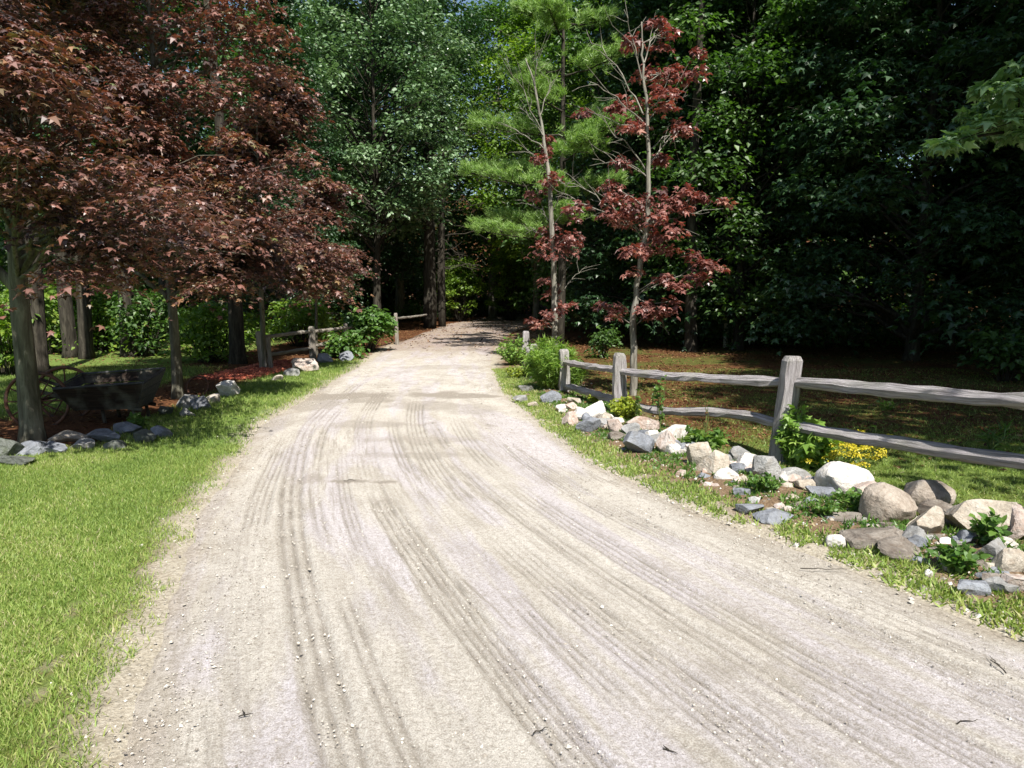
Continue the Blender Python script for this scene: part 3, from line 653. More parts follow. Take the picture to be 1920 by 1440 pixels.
# ---- low bough of light green leaves reaching in from the right
rng = np.random.default_rng(5)
e = empty("green_maple", (8.2, 7.2, 0)); tag(e, "green maple reaching a sunlit bough in at the upper right edge", "maple tree")
t = Geo(); g = Geo(); tp = trunk_pts(12, (.2, 0), rng, 12, .01); tp[0, 2] = -.2; tube(t, tp, .16*(1-.85*np.linspace(0, 1, 12)), 12, .2, rng)
off = np.array((8.2, 7.2, 0)); root_pt = at_h(tp, 2.6)
main = curve_pts(root_pt, P(1800, 260, 6.4)-off, .10, 9, .01, rng); tube(t, main, np.linspace(.045, .010, 9), 6, 0, rng)
for (px, py, r) in ((1900, 160, 34), (1870, 185, 34), (1905, 215, 36), (1860, 220, 34), (1830, 235, 28), (1885, 250, 28), (1800, 255, 24), (1775, 270, 20), (1755, 272, 14), (1910, 255, 26), (1845, 165, 20), (1930, 190, 40), (1960, 230, 44), (1960, 140, 40), (2000, 180, 50), (1920, 120, 26), (1820, 215, 16)):
    c = P(px, py, 6.4+rng.uniform(-.35, .35))-off; rm = r*6.4/FPX
    cluster(g, c, rm, 60, .082, LEAF_M, rng, .3, tb=.1)
    k = rng.integers(3, 8); tube(t, curve_pts(main[k], c, .05, 5, .02, rng), np.linspace(.010, .003, 5), 4, 0, rng, cap=False)
for k in range(90):
    z = 4.6+7.5*(k/90); a = k*2.4; rad = 2.1*math.sin(math.pi*min(.97, .2+.75*k/90))*(.4+.6*rng.random())
    c = at_h(tp, min(z, 11.3))+np.array((math.cos(a)*rad+.6, math.sin(a)*rad, 0)); cluster(g, c, .7, 90, .11, LEAF_M, rng, .4)
link("trunk", t.mesh("trunk", M['bark_dark'], True), e); link("crown", g.mesh("crown", M['leaf_bough']), e)

# ---- white birch stems deep in the right wood
for (px, y0, y1, Yd, lab) in ((1366, 530, 380, 20.0, "white birch stem gleaming in the dark wood, the left one"), (1381, 520, 300, 20.8, "white birch stem gleaming in the dark wood, the right one")):
    rng = np.random.default_rng(px); x0 = P(px, 500, Yd)[0]
    e = empty("birch_tree", (x0, Yd, 0)); tag(e, lab, "birch tree")
    t = Geo(); tp = trunk_pts(9, (.3, 0), rng, 12, .012); tp[0, 2] = -.2; tube(t, tp, .07*(1-.8*np.linspace(0, 1, 12)), 10, .1, rng)
    g = Geo()
    for k in range(28):
        a = k*2.4; z = 5.5+3.8*k/28; rad = rng.uniform(.2, 1.3); c = at_h(tp, min(z, 8.5))+np.array((math.cos(a)*rad, math.sin(a)*rad, 0))
        cluster(g, c, .5, 80, .09, LEAF_D, rng, .4)
    link("trunk", t.mesh("trunk", M['birch'], True), e); link("crown", g.mesh("crown", M['leaf_green']), e)

# ---- far wood: one mass beyond the last trees
rng = np.random.default_rng(3); g = Geo()
def mass(x0, x1, y0, y1, z1, n, size, nl=60):
    for k in range(n):
        c = np.array((rng.uniform(x0, x1), rng.uniform(y0, y1), rng.uniform(.5, z1)))
        cluster(g, c, rng.uniform(1.0, 1.9), nl, size, LEAF_D, rng, .7, tb=rng.normal(0, .12))
mass(-42, 42, 52, 60, 24, 1500, .36); mass(-16, 16, 46, 53, 8, 900, .24, 80); mass(-26, -14, 26, 42, 5, 260, .2); mass(-34, -19, 14, 50, 17, 700, .33); mass(20, 34, 6, 52, 20, 900, .33)
mass(4, 20, 33, 50, 22, 500, .32); mass(-20, -8, 44, 52, 20, 300, .34)
tag(g.build("far_wood", M['leaf_green']), "mass of green foliage of the far wood closing the view", "woodland", kind="stuff")

# ---- undergrowth
rng = np.random.default_rng(8); g = Geo()
for k in range(900):
    side = rng.random()
    if side < .42:   x, y = rng.uniform(-19, -6.4), rng.uniform(15.5, 33)
    elif side < .62: x, y = rng.uniform(-8, 4), rng.uniform(38, 50)
    else:
        y = rng.uniform(19, 36); x = rng.uniform(2.4+.08*y, 18)
    if EL(y)-.8 < x < ER(y)+.8 or x < -6.4: continue
    h = rng.uniform(.2, 1.3); cluster(g, (x, y, gz(x, y)+h*.5), rng.uniform(.4, .9), 60, .12, LEAF_D, rng, .8, tb=rng.normal(.1, .15), droop=.1)
tag(g.build("undergrowth", M['leaf_green']), "low leafy undergrowth on the floor of the wood", "undergrowth", kind="stuff")

g = Geo()
for k in range(420):
    x, y = rng.uniform(-19, -6.4), rng.uniform(16.5, 30)
    if fbm(x*.5, y*.5) < .42: continue
    h = rng.uniform(.15, 1.1); cluster(g, (x, y, gz(x, y)+h*.5), rng.uniform(.35, .8), 60, .10, LEAF_D, rng, .8, tb=rng.normal(.05, .15), droop=.1)
tag(g.build("undergrowth", M['leaf_lime']), "bright leafy undergrowth beyond the crimson maples", "undergrowth", kind="stuff")

def shrub(x, y, h, r, mat, n, size, label, group=None, tmpl=LEAF_D, seed=1, name="shrub", cl=.3):
    rng = np.random.default_rng(seed+int(abs(x)*100)); e = empty(name, (x, y, gz(x, y))); tag(e, label, "shrub", group)
    t = Geo(); g = Geo()
    for k in range(n):
        a = rng.uniform(0, 6.28); f = rng.random()**.6; rad = r*rng.random()**.5*(1-.35*f)
        c = np.array((math.cos(a)*rad, math.sin(a)*rad, h*(.15+.8*f)))
        cluster(g, c, cl*rng.uniform(.7, 1.2), 46, size, tmpl, rng, .6, tb=rng.normal(.05, .1))
        tube(t, curve_pts((rad*math.cos(a)*.2, rad*math.sin(a)*.2, -.05), c, .05, 5, .03, rng), np.linspace(.014, .004, 5), 4, 0, rng, cap=False)
    link("stem", t.mesh("stem", M['bark_dark'], True), e); link("foliage", g.mesh("foliage", mat), e)
gs = "sunlit bushes behind the left lawn"
for k, (px, py, Yd, h, r, lab) in enumerate([
    (15, 700, 13.0, 1.5, .9, "bright bush at the left edge beside the nearest maple trunk"),
    (100, 660, 17.5, 1.7, 1.2, "bright green bush seen left of the twin trunks"),
    (200, 650, 18.5, 1.8, 1.2, "bright bush between the twin trunks and the slim trunk"),
    (275, 660, 17.0, 1.6, 1.0, "bright bush right of the slim dark trunk behind the cart"),
    (395, 650, 15.5, 1.3, .9, "green bush between the crooked maple and the first left fence post"),
    (560, 650, 20.0, 1.3, 1.0, "green bush seen between the rails of the left fence"),
    (160, 640, 20.5, 2.2, 1.5, "big sunlit bush farthest back behind the cart"),
    (40, 640, 19.5, 2.1, 1.5, "tall bush behind the bright bush at the left edge")]):
    shrub((px-960)/FPX*Yd, Yd, h, r, M['leaf_lime'] if k % 4 != 3 else M['leaf_green'], int(34*r*r+18), .10, lab, gs, seed=k)
shrub((690-960)/FPX*18.5, 18.5, 1.15, .7, M['weed'], 36, .12, "bright large leaved bush left of the road where the left fence ends", seed=31, tmpl=LEAF_O)
shrub((640-960)/FPX*16.6, 16.6, .6, .4, M['weed'], 18, .10, "small green bush behind the grey stone pile by the left fence", seed=32)
shrub((1130-960)/FPX*16.5, 16.5, .7, .35, M['leaf_green'], 14, .08, "small green bush between the two red maples", seed=33)
shrub((1890-960)/FPX*12.2, 12.2, .9, .7, M['leaf_green'], 26, .10, "green bush at the far right edge of the dark yard", seed=34)
shrub((865-960)/FPX*38.5, 38.5, 3.6, 1.7, M['leaf_lime'], 110, .14, "bright bush at the end of the road", seed=35)
shrub((955-960)/FPX*39.5, 39.5, 4.2, 1.7, M['leaf_lime'], 120, .14, "tall bright bush in the gap beyond the road", seed=36)

# ------------------------------------------------------------------ fences
def wood_obj(name, secs, mat, parent, roughness=.006, seed=0):
    """secs: list of (centre, halfwidth vector a, halfheight vector b, shape pts) lofted along the length"""
    rng = np.random.default_rng(seed); n = len(secs[0][3]); V = []; GRA = []
    acc = 0
    for i, (c, a, b_, sh) in enumerate(secs):
        if i: acc += np.linalg.norm(np.asarray(c)-np.asarray(secs[i-1][0]))
        for (u, w) in sh:
            V.append(np.asarray(c)+np.asarray(a)*u+np.asarray(b_)*w+rng.normal(0, roughness*.35, 3)); GRA.append((acc, u*np.linalg.norm(a), w*np.linalg.norm(b_)+seed))
    m_ = len(secs); F = [[i*n+j, i*n+(j+1) % n, (i+1)*n+(j+1) % n, (i+1)*n+j] for i in range(m_-1) for j in range(n)]
    me = mesh_from(name, np.array(V), [(np.array(F), 0), (np.array([list(range(n))[::-1], [(m_-1)*n+j for j in range(n)]]), 0)], mat, None, False)
    at = me.attributes.new("gr", 'FLOAT_VECTOR', 'POINT'); at.data.foreach_set("vector", np.array(GRA, np.float32).ravel())
    return link(name, me, parent)
def fence(name, label, posts, rails, mat, group=None):
    """posts: (base xyz, top xyz, half width); rails: (a, b, r)"""
    o0 = np.array((posts[0][0][0], posts[0][0][1], 0.0)); e = empty(name, o0); tag(e, label, "fence", group)
    for k, (bp, tp, w) in enumerate(posts):
        bp = np.array(bp, float)-o0; tp = np.array(tp, float)-o0; nsec = 9; ax = np.array((.9, .25, 0)); ay = np.array((-.25, .9, 0))
        sh = [(-1, -.75), (-.3, -1), (.75, -.95), (1, -.1), (.85, .8), (.1, 1), (-.8, .85), (-1, .2)]
        secs = []
        for i in range(nsec):
            f = i/(nsec-1); q = w*(1.12-.2*f)*(1.0 if f < .97 else .72)
            secs.append((bp+(tp-bp)*f*(.985 if i < nsec-1 else 1), ax*q, ay*q*.8, sh))
        secs.insert(nsec-1, (bp+(tp-bp)*.965, ax*w*.92, ay*w*.75, sh))
        secs[-2] = (bp+(tp-bp)*.97, ax*w*.9, ay*w*.74, sh)
        wood_obj("post", secs, mat, e, .012, seed=k*7+3)
    for k, (a, b_, r) in enumerate(rails):
        a = np.array(a, float)-o0; b_ = np.array(b_, float)-o0; rng = np.random.default_rng(k+50)
        d_ = (b_-a)/np.linalg.norm(b_-a); sd_ = np.cross(d_, (0, 0, 1)); sd_ /= np.linalg.norm(sd_); up_ = np.cross(sd_, d_)
        r *= .82; ns = 16; secs = []; sh = [(-1, -.5), (-.2, -1), (.8, -.7), (1, .15), (.3, .95), (-.6, 1), (-1.05, .3)]
        w1, w2, w3 = rng.normal(0, .010, 3)
        for i in range(ns):
            f = i/(ns-1); tap = min(1, .5+f*5, .5+(1-f)*5)
            c = a+(b_-a)*f+up_*(w1*math.sin(f*math.pi)+w2*math.sin(f*2*math.pi)+rng.normal(0, .003))+sd_*w3*math.sin(f*math.pi)
            secs.append((c, sd_*r*tap*rng.uniform(.92, 1.08), up_*r*(.55+.45*tap)*rng.uniform(.9, 1.1), sh))
        wood_obj("rail", secs, mat, e, .014, seed=k*11+5)
    return e
def gp(px, Yd): x = (px-960)/FPX*Yd; return x
p1 = P(1466, 860, 6.3); p1t = P(1487, 668, 6.25); p2t = P(1162, 662, 8.4); p3t = P(1058, 655, 10.4); p4t = P(1001, 645, 12.0); p5t = P(986, 621, 14.8)
p0 = np.array((3.42, 3.72, 0)); p0t = np.array((3.40, 3.70, 1.05)); pm = np.array((4.6, 1.2, 0))
posts = [((pm[0], pm[1], -.3), (pm[0], pm[1], 1.05), .085), ((p0[0], p0[1], -.3), tuple(p0t), .075), ((p1[0]-.03, 6.33, -.25), tuple(p1t), .100), ((p2t[0]+.02, 8.42, -.25), tuple(p2t), .092),
         ((p3t[0]+.02, 10.4, -.25), tuple(p3t), .088), ((p4t[0], 12.0, -.25), tuple(p4t), .080), ((p5t[0]-.02, 14.8, -.25), tuple(p5t), .085)]
def rl(pa, ya, Ya, pb, yb, Yb, r): return (P(pa, ya, Ya), P(pb, yb, Yb), r)
rails = [((p0[0], p0[1], .93), (pm[0], pm[1], .95), .06), ((p0[0], p0[1]+.02, .55), (pm[0], pm[1], .5), .06),
    (P(1484, 716, 6.28), (p0[0]-.02, p0[1]+.05, .915), .062), (P(1468, 797, 6.3), (p0[0]-.02, p0[1]+.05, .52), .060),
    rl(1160, 697, 8.4, 1484, 718, 6.33, .058), rl(1163, 757, 8.4, 1470, 796, 6.33, .056),
    rl(1057, 679, 10.4, 1164, 694, 8.43, .052), rl(1057, 724, 10.4, 1164, 752, 8.43, .056),
    rl(1000, 670, 12.0, 1057, 680, 10.42, .05), rl(1001, 706, 12.0, 1057, 722, 10.42, .05), rl(986, 650, 14.8, 1000, 671, 12.05, .05)]
fence("split_rail_fence", "weathered grey split rail fence along the stones on the right of the road", posts, rails, M['fence'])
q1 = G(497, 694); q2 = G(588, 678); q3 = (P(744, 588, 21)); q0 = G(300, 712)
def topz(px, py, q): return tuple(P(px, py, q[1]))
lp = [((q1[0], q1[1], -.2), topz(486, 621, q1), .085), ((q1[0]+.12, q1[1]+.05, -.2), tuple(P(502, 632, q1[1]+.05)), .05), ((q2[0], q2[1], -.2), topz(584, 612, q2), .08),
      ((P(649, 640, 17.8)[0], 17.8, -.2), tuple(P(648, 606, 17.8)), .07), ((q3[0], 21, -.2), tuple(P(742, 587, 21)), .06)]
lr = [(P(490, 632, q1[1]), P(585, 622, q2[1]), .045), (P(492, 666, q1[1]), P(586, 653, q2[1]), .045), (P(585, 622, q2[1]), P(649, 614, 17.8), .045), (P(586, 650, q2[1]), P(649, 634, 17.8), .045),
      (P(649, 616, 17.8), P(743, 596, 21), .04), (P(649, 634, 17.8), P(743, 608, 21), .04), (P(743, 597, 21), P(800, 590, 26), .04)]
fence("split_rail_fence", "old brown split rail fence left of the road beyond the red mulch", lp, lr, M['fence_old'])

# ------------------------------------------------------------------ rocks
def rock_mesh(seed, dims, ang, sub=4):
    import bmesh
    rng = np.random.default_rng(seed); bm = bmesh.new(); bmesh.ops.create_icosphere(bm, subdivisions=sub, radius=1.0)
    V = np.array([v.co[:] for v in bm.verts]); me = bpy.data.meshes.new("rock")
    # cut by random planes: angular stones
    nk = 13 if ang > .5 else 11
    for k in range(nk):
        n = rng.normal(size=3); n /= np.linalg.norm(n); dcut = rng.uniform(.42, .78) if ang > .5 else rng.uniform(.60, .90)
        s = V@n; over = np.maximum(s-dcut, 0); V = V-n[None]*over[:, None]*(1.0 if ang > .5 else .8)
    k1 = rng.normal(size=(5, 3))*2.2; ph = rng.uniform(0, 6, 5)
    nz = sum(np.sin(V@k1[i]+ph[i]) for i in range(5))/5; k2 = rng.normal(size=(6, 3))*7.5; nz2 = sum(np.sin(V@k2[i]+ph[i % 5]) for i in range(6))/6
    V = V*(1+(.06 if ang > .5 else .10)*nz[:, None]+.026*nz2[:, None]+.014*sum(np.sin(V@(rng.normal(size=3)*17)+rng.uniform(0, 6)) for i in range(6))[:, None]/2.4)
    V -= (V.max(0)+V.min(0))/2; V /= (V.max(0)-V.min(0))/2
    V *= np.array(dims)
    for v, c in zip(bm.verts, V): v.co = c
    bm.to_mesh(me); bm.free()
    me.polygons.foreach_set("use_smooth", np.ones(len(me.polygons), bool))
    me.set_sharp_from_angle(angle=math.radians(24 if ang > .5 else 34))
    return me
def rock(px, py, w, h, mat, label=None, ang=1, sink=.25, depth=.8, group=None, lift=0.0, rz=None):
    """px,py centre and w,h size in the photo"""
    base = G(px, py+h*.5*(1-sink)); Yd = base[1]; wm = w*Yd/FPX; hm = h*Yd/FPX
    q_ = .92 if w > 80 else 1.0
    dims = (wm/2*1.2*q_, wm/2*depth*1.15*q_, hm/2*1.38*q_)
    me = rock_mesh(int(px*3+py*7), dims, ang); me.materials.append(M[mat])
    o = link("rock", me); o.location = (base[0], Yd+dims[1]*.5, gz(base[0], Yd)*.6+dims[2]*(1-sink)+lift)
    rng = np.random.default_rng(int(px+py)); o.rotation_euler = (rng.normal(0, .06), rng.normal(0, .06), rng.normal(0, .15) if rz is None else rz)
    tag(o, label, "rock", group); return o
gr_ = "stones lining the right side of the road"
R_ = [
 (1032, 753, 34, 20, 'r_slate', "dark grey stone at the foot of the feathery green plant"),
 (1078, 762, 26, 14, 'r_tan', "small tan stone behind the white flat topped boulder"),
 (1052, 772, 18, 12, 'r_white', "small pale stone left of the white flat topped boulder", 0),
 (1106, 784, 58, 30, 'r_white', "white flat topped boulder left of the lime green bush"),
 (1070, 794, 26, 24, 'r_pink', "pinkish stone at the left foot of the white flat topped boulder"),
 (1104, 806, 42, 24, 'r_slate', "grey wedge stone below the white flat topped boulder"),
 (1135, 798, 24, 22, 'r_tan', "small rounded pale stone under the lime green bush", 0),
 (1154, 812, 30, 24, 'r_pink', "pale pink stone in front of the lime green bush"),
 (1160, 828, 34, 16, 'r_layer', "low brown stone under the pale pink stone"),
 (1202, 806, 54, 26, 'r_pink', "long pinkish stone right of the lime green bush"),
 (1264, 822, 58, 22, 'r_white', "flat white slab standing above the blue grey block"),
 (1200, 846, 54, 38, 'r_slate', "square blue grey block at the edge of the verge"),
 (1256, 850, 42, 40, 'r_pink', "pale stone with pink lower face right of the blue grey block"),
 (1292, 856, 42, 20, 'r_slate', "dark flat stone right of the pink faced stone"),
 (1312, 874, 38, 44, 'r_tan', "tall leaning tan stone"),
 (1338, 888, 52, 40, 'r_tan', "tan stone slanting down to the right of the leaning stone"),
 (1354, 878, 30, 16, 'r_pink', "small pink tan stone behind the slanting tan stone"),
 (1362, 908, 40, 20, 'r_white', "small whitish stone at the foot of the slanting tan stone"),
 (1392, 864, 38, 26, 'r_grey', "grey stone at the left foot of the leaning fence post"),
 (1404, 884, 50, 30, 'r_white', "whitish block in front of the leaning fence post"),
 (1444, 900, 56, 44, 'r_grey', "rounded grey boulder below the leafy climbing plant"),
 (1492, 906, 56, 28, 'r_grey', "angular light grey stone right of the rounded grey boulder"),
 (1522, 926, 50, 24, 'r_tan', "small pale stone left of the big white boulder"),
 (1546, 944, 50, 22, 'r_slate', "flat grey stone at the foot of the big white boulder"),
 (1590, 918, 98, 64, 'r_white', "big rounded white boulder in front of the yellow flowers", 0),
 (1652, 942, 90, 46, 'r_pink', "flat pale stone wedged behind the big brown boulder"),
 (1672, 973, 98, 72, 'r_brown', "big rounded brown boulder, the largest in front", 0),
 (1750, 940, 80, 50, 'r_brown', "smooth brown boulder standing at the back right", 0),
 (1772, 978, 74, 40, 'r_layer', "flat grey brown slab under the smooth brown boulder"),
 (1744, 1008, 64, 54, 'r_tan', "rough tan block right of the big brown boulder"),
 (1858, 990, 128, 66, 'r_tan', "large pale boulder crossed by the shadow of a fence post"),
 (1915, 1003, 50, 60, 'r_pink', "pinkish boulder cut by the right edge of the picture"),
 (1812, 965, 36, 22, 'r_grey', "small grey stone behind the large pale boulder"),
 (1392, 938, 28, 16, 'r_slate', "small flat slate stone in the grass left of the twin slates"),
 (1408, 966, 46, 18, 'r_slate', "left one of the twin flat slates at the road edge"),
 (1456, 981, 66, 20, 'r_slate', "right one of the twin flat slates at the road edge"),
 (1590, 992, 62, 18, 'r_layer', "flat brown stone left of the long layered stone"),
 (1655, 1026, 130, 30, 'r_layer', "long flat layered stone below the big brown boulder"),
 (1700, 1052, 80, 26, 'r_layer', "lower layered slab in front of the long layered stone"),
 (1572, 1027, 36, 22, 'r_white', "small pale round stone at the road edge left of the layered stone", 0),
 (1818, 1036, 40, 30, 'r_slate', "square purple grey stone below the large pale boulder"),
 (1780, 1040, 30, 18, 'r_white', "small white stone left of the square purple grey stone"),
 (1742, 1086, 18, 14, 'r_white', "tiny white stone alone near the verge grass", 0),
 (1862, 1058, 50, 36, 'r_grey', "grey stone among rubble at the right edge"),
 (1900, 1080, 60, 44, 'r_tan', "tan stone among rubble at the right edge"),
 (1885, 1040, 46, 22, 'r_white', "pale stone under the pinkish boulder at the right edge"),
 (1824, 1118, 56, 26, 'r_slate', "flat grey stone buried in the verge grass at lower right"),
 (1880, 1118, 50, 26, 'r_grey', "low grey stone right of the flat buried stone"),
 (1470, 925, 26, 12, 'r_layer', "little brown stone under the angular light grey stone"),
 (1500, 965, 40, 12, 'r_layer', "thin brown stone lying in the weeds behind the twin slates"),
 (975, 752, 24, 12, 'r_grey', "small grey stone at the road edge left of the feathery plant"),
 (988, 735, 26, 12, 'r_grey', "small grey stone tucked under the nearest left leaves of the verge"),
 (1000, 762, 18, 9, 'r_tan', "small tan stone at the road edge below the feathery plant"),
]
for r_ in R_:
    rock(*r_[:5], label=r_[5], ang=(r_[6] if len(r_) > 6 else 1), group=gr_)
# rubble between: small stones nobody would tell apart
rng = np.random.default_rng(21)
for k in range(110):
    f = rng.random()**.7; px = 1040+f*880; yb = np.interp(px, [1040, 1200, 1400, 1600, 1800, 1920], [775, 850, 930, 1000, 1065, 1105])+rng.normal(0, 12)
    w = rng.uniform(7, 17)*(1+f)*(1 if f < .7 else rng.uniform(1, 1.7))
    rock(px, yb, w, w*rng.uniform(.45, .7), ['r_grey', 'r_tan', 'r_layer', 'r_pink', 'r_slate'][rng.integers(5)], "small loose stone in the rubble between the verge boulders", group="small loose stones of the rubble")
for k in range(46):
    px = 1050+k*11.6+rng.normal(0, 5); yb = np.interp(px, [1050, 1200, 1330, 1450, 1560], [776, 822, 880, 908, 930])+rng.normal(0, 7); w = rng.uniform(18, 34)*(.8+.4*(px-1050)/500)
    rock(px, yb, w, w*rng.uniform(.5, .75), ['r_white', 'r_grey', 'r_pink', 'r_white', 'r_slate'][k % 5], "small loose stone in the rubble between the verge boulders", group="small loose stones of the rubble")
gl_ = "stones edging the left bed"
L_ = [
 (14, 852, 40, 34, 'r_dark', "dark stone at the left picture edge by the nearest trunk"),
 (50, 852, 58, 24, 'r_slate', "flat slate stone in front of the nearest maple trunk"),
 (98, 849, 48, 20, 'r_slate', "slate stone just right of the one before the nearest trunk"),
 (24, 873, 56, 18, 'r_dark', "low dark stone nearest the lawn at the left edge"),
 (125, 828, 58, 18, 'r_tan', "pale flat stone catching the sun under the cart"),
 (152, 843, 40, 16, 'r_grey', "grey stone in front of the pale flat stone"),
 (190, 826, 56, 20, 'r_slate', "slate stone below the front of the cart"),
 (212, 842, 34, 16, 'r_dark', "small dark stone nearest the lawn below the cart"),
 (232, 812, 50, 20, 'r_slate', "slate stone below the right end of the cart"),
 (268, 826, 40, 22, 'r_dark', "dark stone in the grass right of the cart"),
 (300, 815, 34, 18, 'r_slate', "slate stone farthest right in the shaded row by the cart"),
 (348, 760, 34, 22, 'r_grey', "grey stone at the foot of the crooked maple"),
 (374, 762, 36, 22, 'r_slate', "blue grey stone right of the crooked maple foot"),
 (350, 778, 28, 14, 'r_grey', "small grey stone in front of the crooked maple"),
 (396, 752, 28, 16, 'r_tan', "small tan stone left of the bright humped stone"),
 (424, 736, 36, 26, 'r_white', "bright humped stone at the end of the red mulch"),
 (306, 775, 30, 14, 'r_dark', "dark stone between the cart and the crooked maple"),
 (570, 690, 42, 22, 'r_pink', "pale stone at the foot of the second left fence post"),
 (545, 702, 26, 12, 'r_grey', "small grey stone left of the pale stone by the left fence"),
 (608, 676, 28, 16, 'r_slate', "left grey stone of the pile beside the left fence"),
 (630, 664, 30, 18, 'r_grey', "top grey stone of the pile beside the left fence"),
 (646, 672, 26, 16, 'r_slate', "right grey stone of the pile beside the left fence"),
 (520, 712, 22, 10, 'r_tan', "small tan stone in the grass by the red mulch"),
]
for r_ in L_: rock(*r_[:5], label=r_[5], ang=1, group=gl_)

# ------------------------------------------------------------------ old cart under the nearest maple
def box_geo(g, c, s, R=None):
    c = np.asarray(c, float); s = np.asarray(s, float)/2
    V = np.array([(x, y, z) for x in (-1, 1) for y in (-1, 1) for z in (-1, 1)], float)*s
    if R is not None: V = V@np.asarray(R).T
    F = np.array([(0, 1, 3, 2), (4, 6, 7, 5), (0, 4, 5, 1), (2, 3, 7, 6), (0, 2, 6, 4), (1, 5, 7, 3)]); g.add(V+c, [F])
def gobj(g, name, mat, parent, smooth=False):
    me = g.mesh(name, mat, smooth); V = np.concatenate(g.V).astype(np.float32)
    at = me.attributes.new("gr", 'FLOAT_VECTOR', 'POINT'); at.data.foreach_set("vector", V.ravel()); return link(name, me, parent)
def slab(g, a, b_, c, d_, th):
    """plank panel from four corners, thickness th"""
    Q = np.array([a, b_, c, d_], float); n = np.cross(Q[1]-Q[0], Q[3]-Q[0]); n /= np.linalg.norm(n)
    V = np.concatenate([Q-n*th/2, Q+n*th/2]); F = np.array([(3, 2, 1, 0), (4, 5, 6, 7), (0, 1, 5, 4), (1, 2, 6, 5), (2, 3, 7, 6), (3, 0, 4, 7)]); g.add(V, [F])
cy = 8.35; cb = P(215, 790, cy)
cart = empty("wooden_cart", (cb[0], cy, 0), .10); tag(cart, "old dark wooden cart with flared open box under the nearest maple", "cart")
z0, z1 = .20, .52; hw0, hw1 = .36, .50; ld0, ld1 = .22, .34    # half length / half depth bottom and top
def corner(sx, sy, top): return (sx*(hw1 if top else hw0), sy*(ld1 if top else ld0), z1+(.05*sy if top else 0)+(.03*sx if top else 0) if top else z0)
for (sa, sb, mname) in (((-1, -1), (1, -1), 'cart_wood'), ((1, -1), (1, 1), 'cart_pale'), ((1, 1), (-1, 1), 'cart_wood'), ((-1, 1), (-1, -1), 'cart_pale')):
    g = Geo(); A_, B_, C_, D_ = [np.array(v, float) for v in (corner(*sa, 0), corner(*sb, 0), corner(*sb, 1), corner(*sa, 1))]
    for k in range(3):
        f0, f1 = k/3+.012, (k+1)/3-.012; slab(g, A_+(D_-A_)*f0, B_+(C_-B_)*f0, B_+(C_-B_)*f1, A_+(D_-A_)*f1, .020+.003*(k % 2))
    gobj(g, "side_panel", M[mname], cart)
g = Geo(); box_geo(g, (0, 0, z0-.012), (hw0*2, ld0*2, .022)); gobj(g, "floor_panel", M['cart_wood'], cart)
g = Geo(); cs = [np.array(corner(*s, 1))+np.array((0, 0, .012)) for s in ((-1, -1), (1, -1), (1, 1), (-1, 1))]
for k in range(4): tube(g, [cs[k], cs[(k+1) % 4]], .012, 6)
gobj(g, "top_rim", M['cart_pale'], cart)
for sy in (-1, 1):
    g = Geo(); tube(g, [(hw0+.05, sy*.2, z0-.03), (-.45, sy*.22, z0+.12), (-.95, sy*.24, .50)], [.026, .026, .020], 8); gobj(g, "shaft", M['cart_wood'], cart)
for sx in (-.05, .30):
    for sy in (-1, 1):
        g = Geo(); tube(g, [(sx, sy*.18, z0), (sx+.04, sy*.20, -.08)], .022, 6); gobj(g, "leg", M['cart_wood'], cart)
def wheel(cx, cyy, cz, R, tilt):
    w = empty("wheel", (cx, cyy, cz)); w.parent = cart; w.rotation_euler = (0, 0, tilt)
    g = Geo(); th = np.linspace(0, 2*math.pi, 41); tube(g, np.stack([R*np.cos(th), 0*th, R*np.sin(th)], 1), .020, 8, cap=False); gobj(g, "rim", M['rust'], w, True)
    g = Geo(); tube(g, [(0, -.07, 0), (0, -.03, 0), (0, .03, 0), (0, .07, 0)], [.035, .05, .05, .035], 12); gobj(g, "hub", M['rust'], w, True)
    g = Geo()
    for k in range(12): a = k*math.pi/6; tube(g, [(.04*math.cos(a), 0, .04*math.sin(a)), (R*math.cos(a), 0, R*math.sin(a))], [.011, .008], 6)
    gobj(g, "spokes", M['rust'], w, True)
wheel(-.72, -.26, .30, .33, .12); wheel(-.72, .36, .30, .33, .12)
g = Geo(); tube(g, [(-.72, -.3, .30), (-.72, .42, .30)], .018, 8); gobj(g, "axle", M['rust'], cart, True)
# rusty hoop beside the crooked maple
e = empty("iron_hoop", (*G(372, 742)[:2], 0)); tag(e, "rusty iron hoop leaning behind the crooked maple", "iron hoop")
g = Geo(); th = np.linspace(0, 2*math.pi, 33); tube(g, np.stack([.16*np.cos(th), .05*np.sin(th), .14+.15*np.sin(th)], 1), .016, 6, cap=False); gobj(g, "ring", M['rust'], e, True)

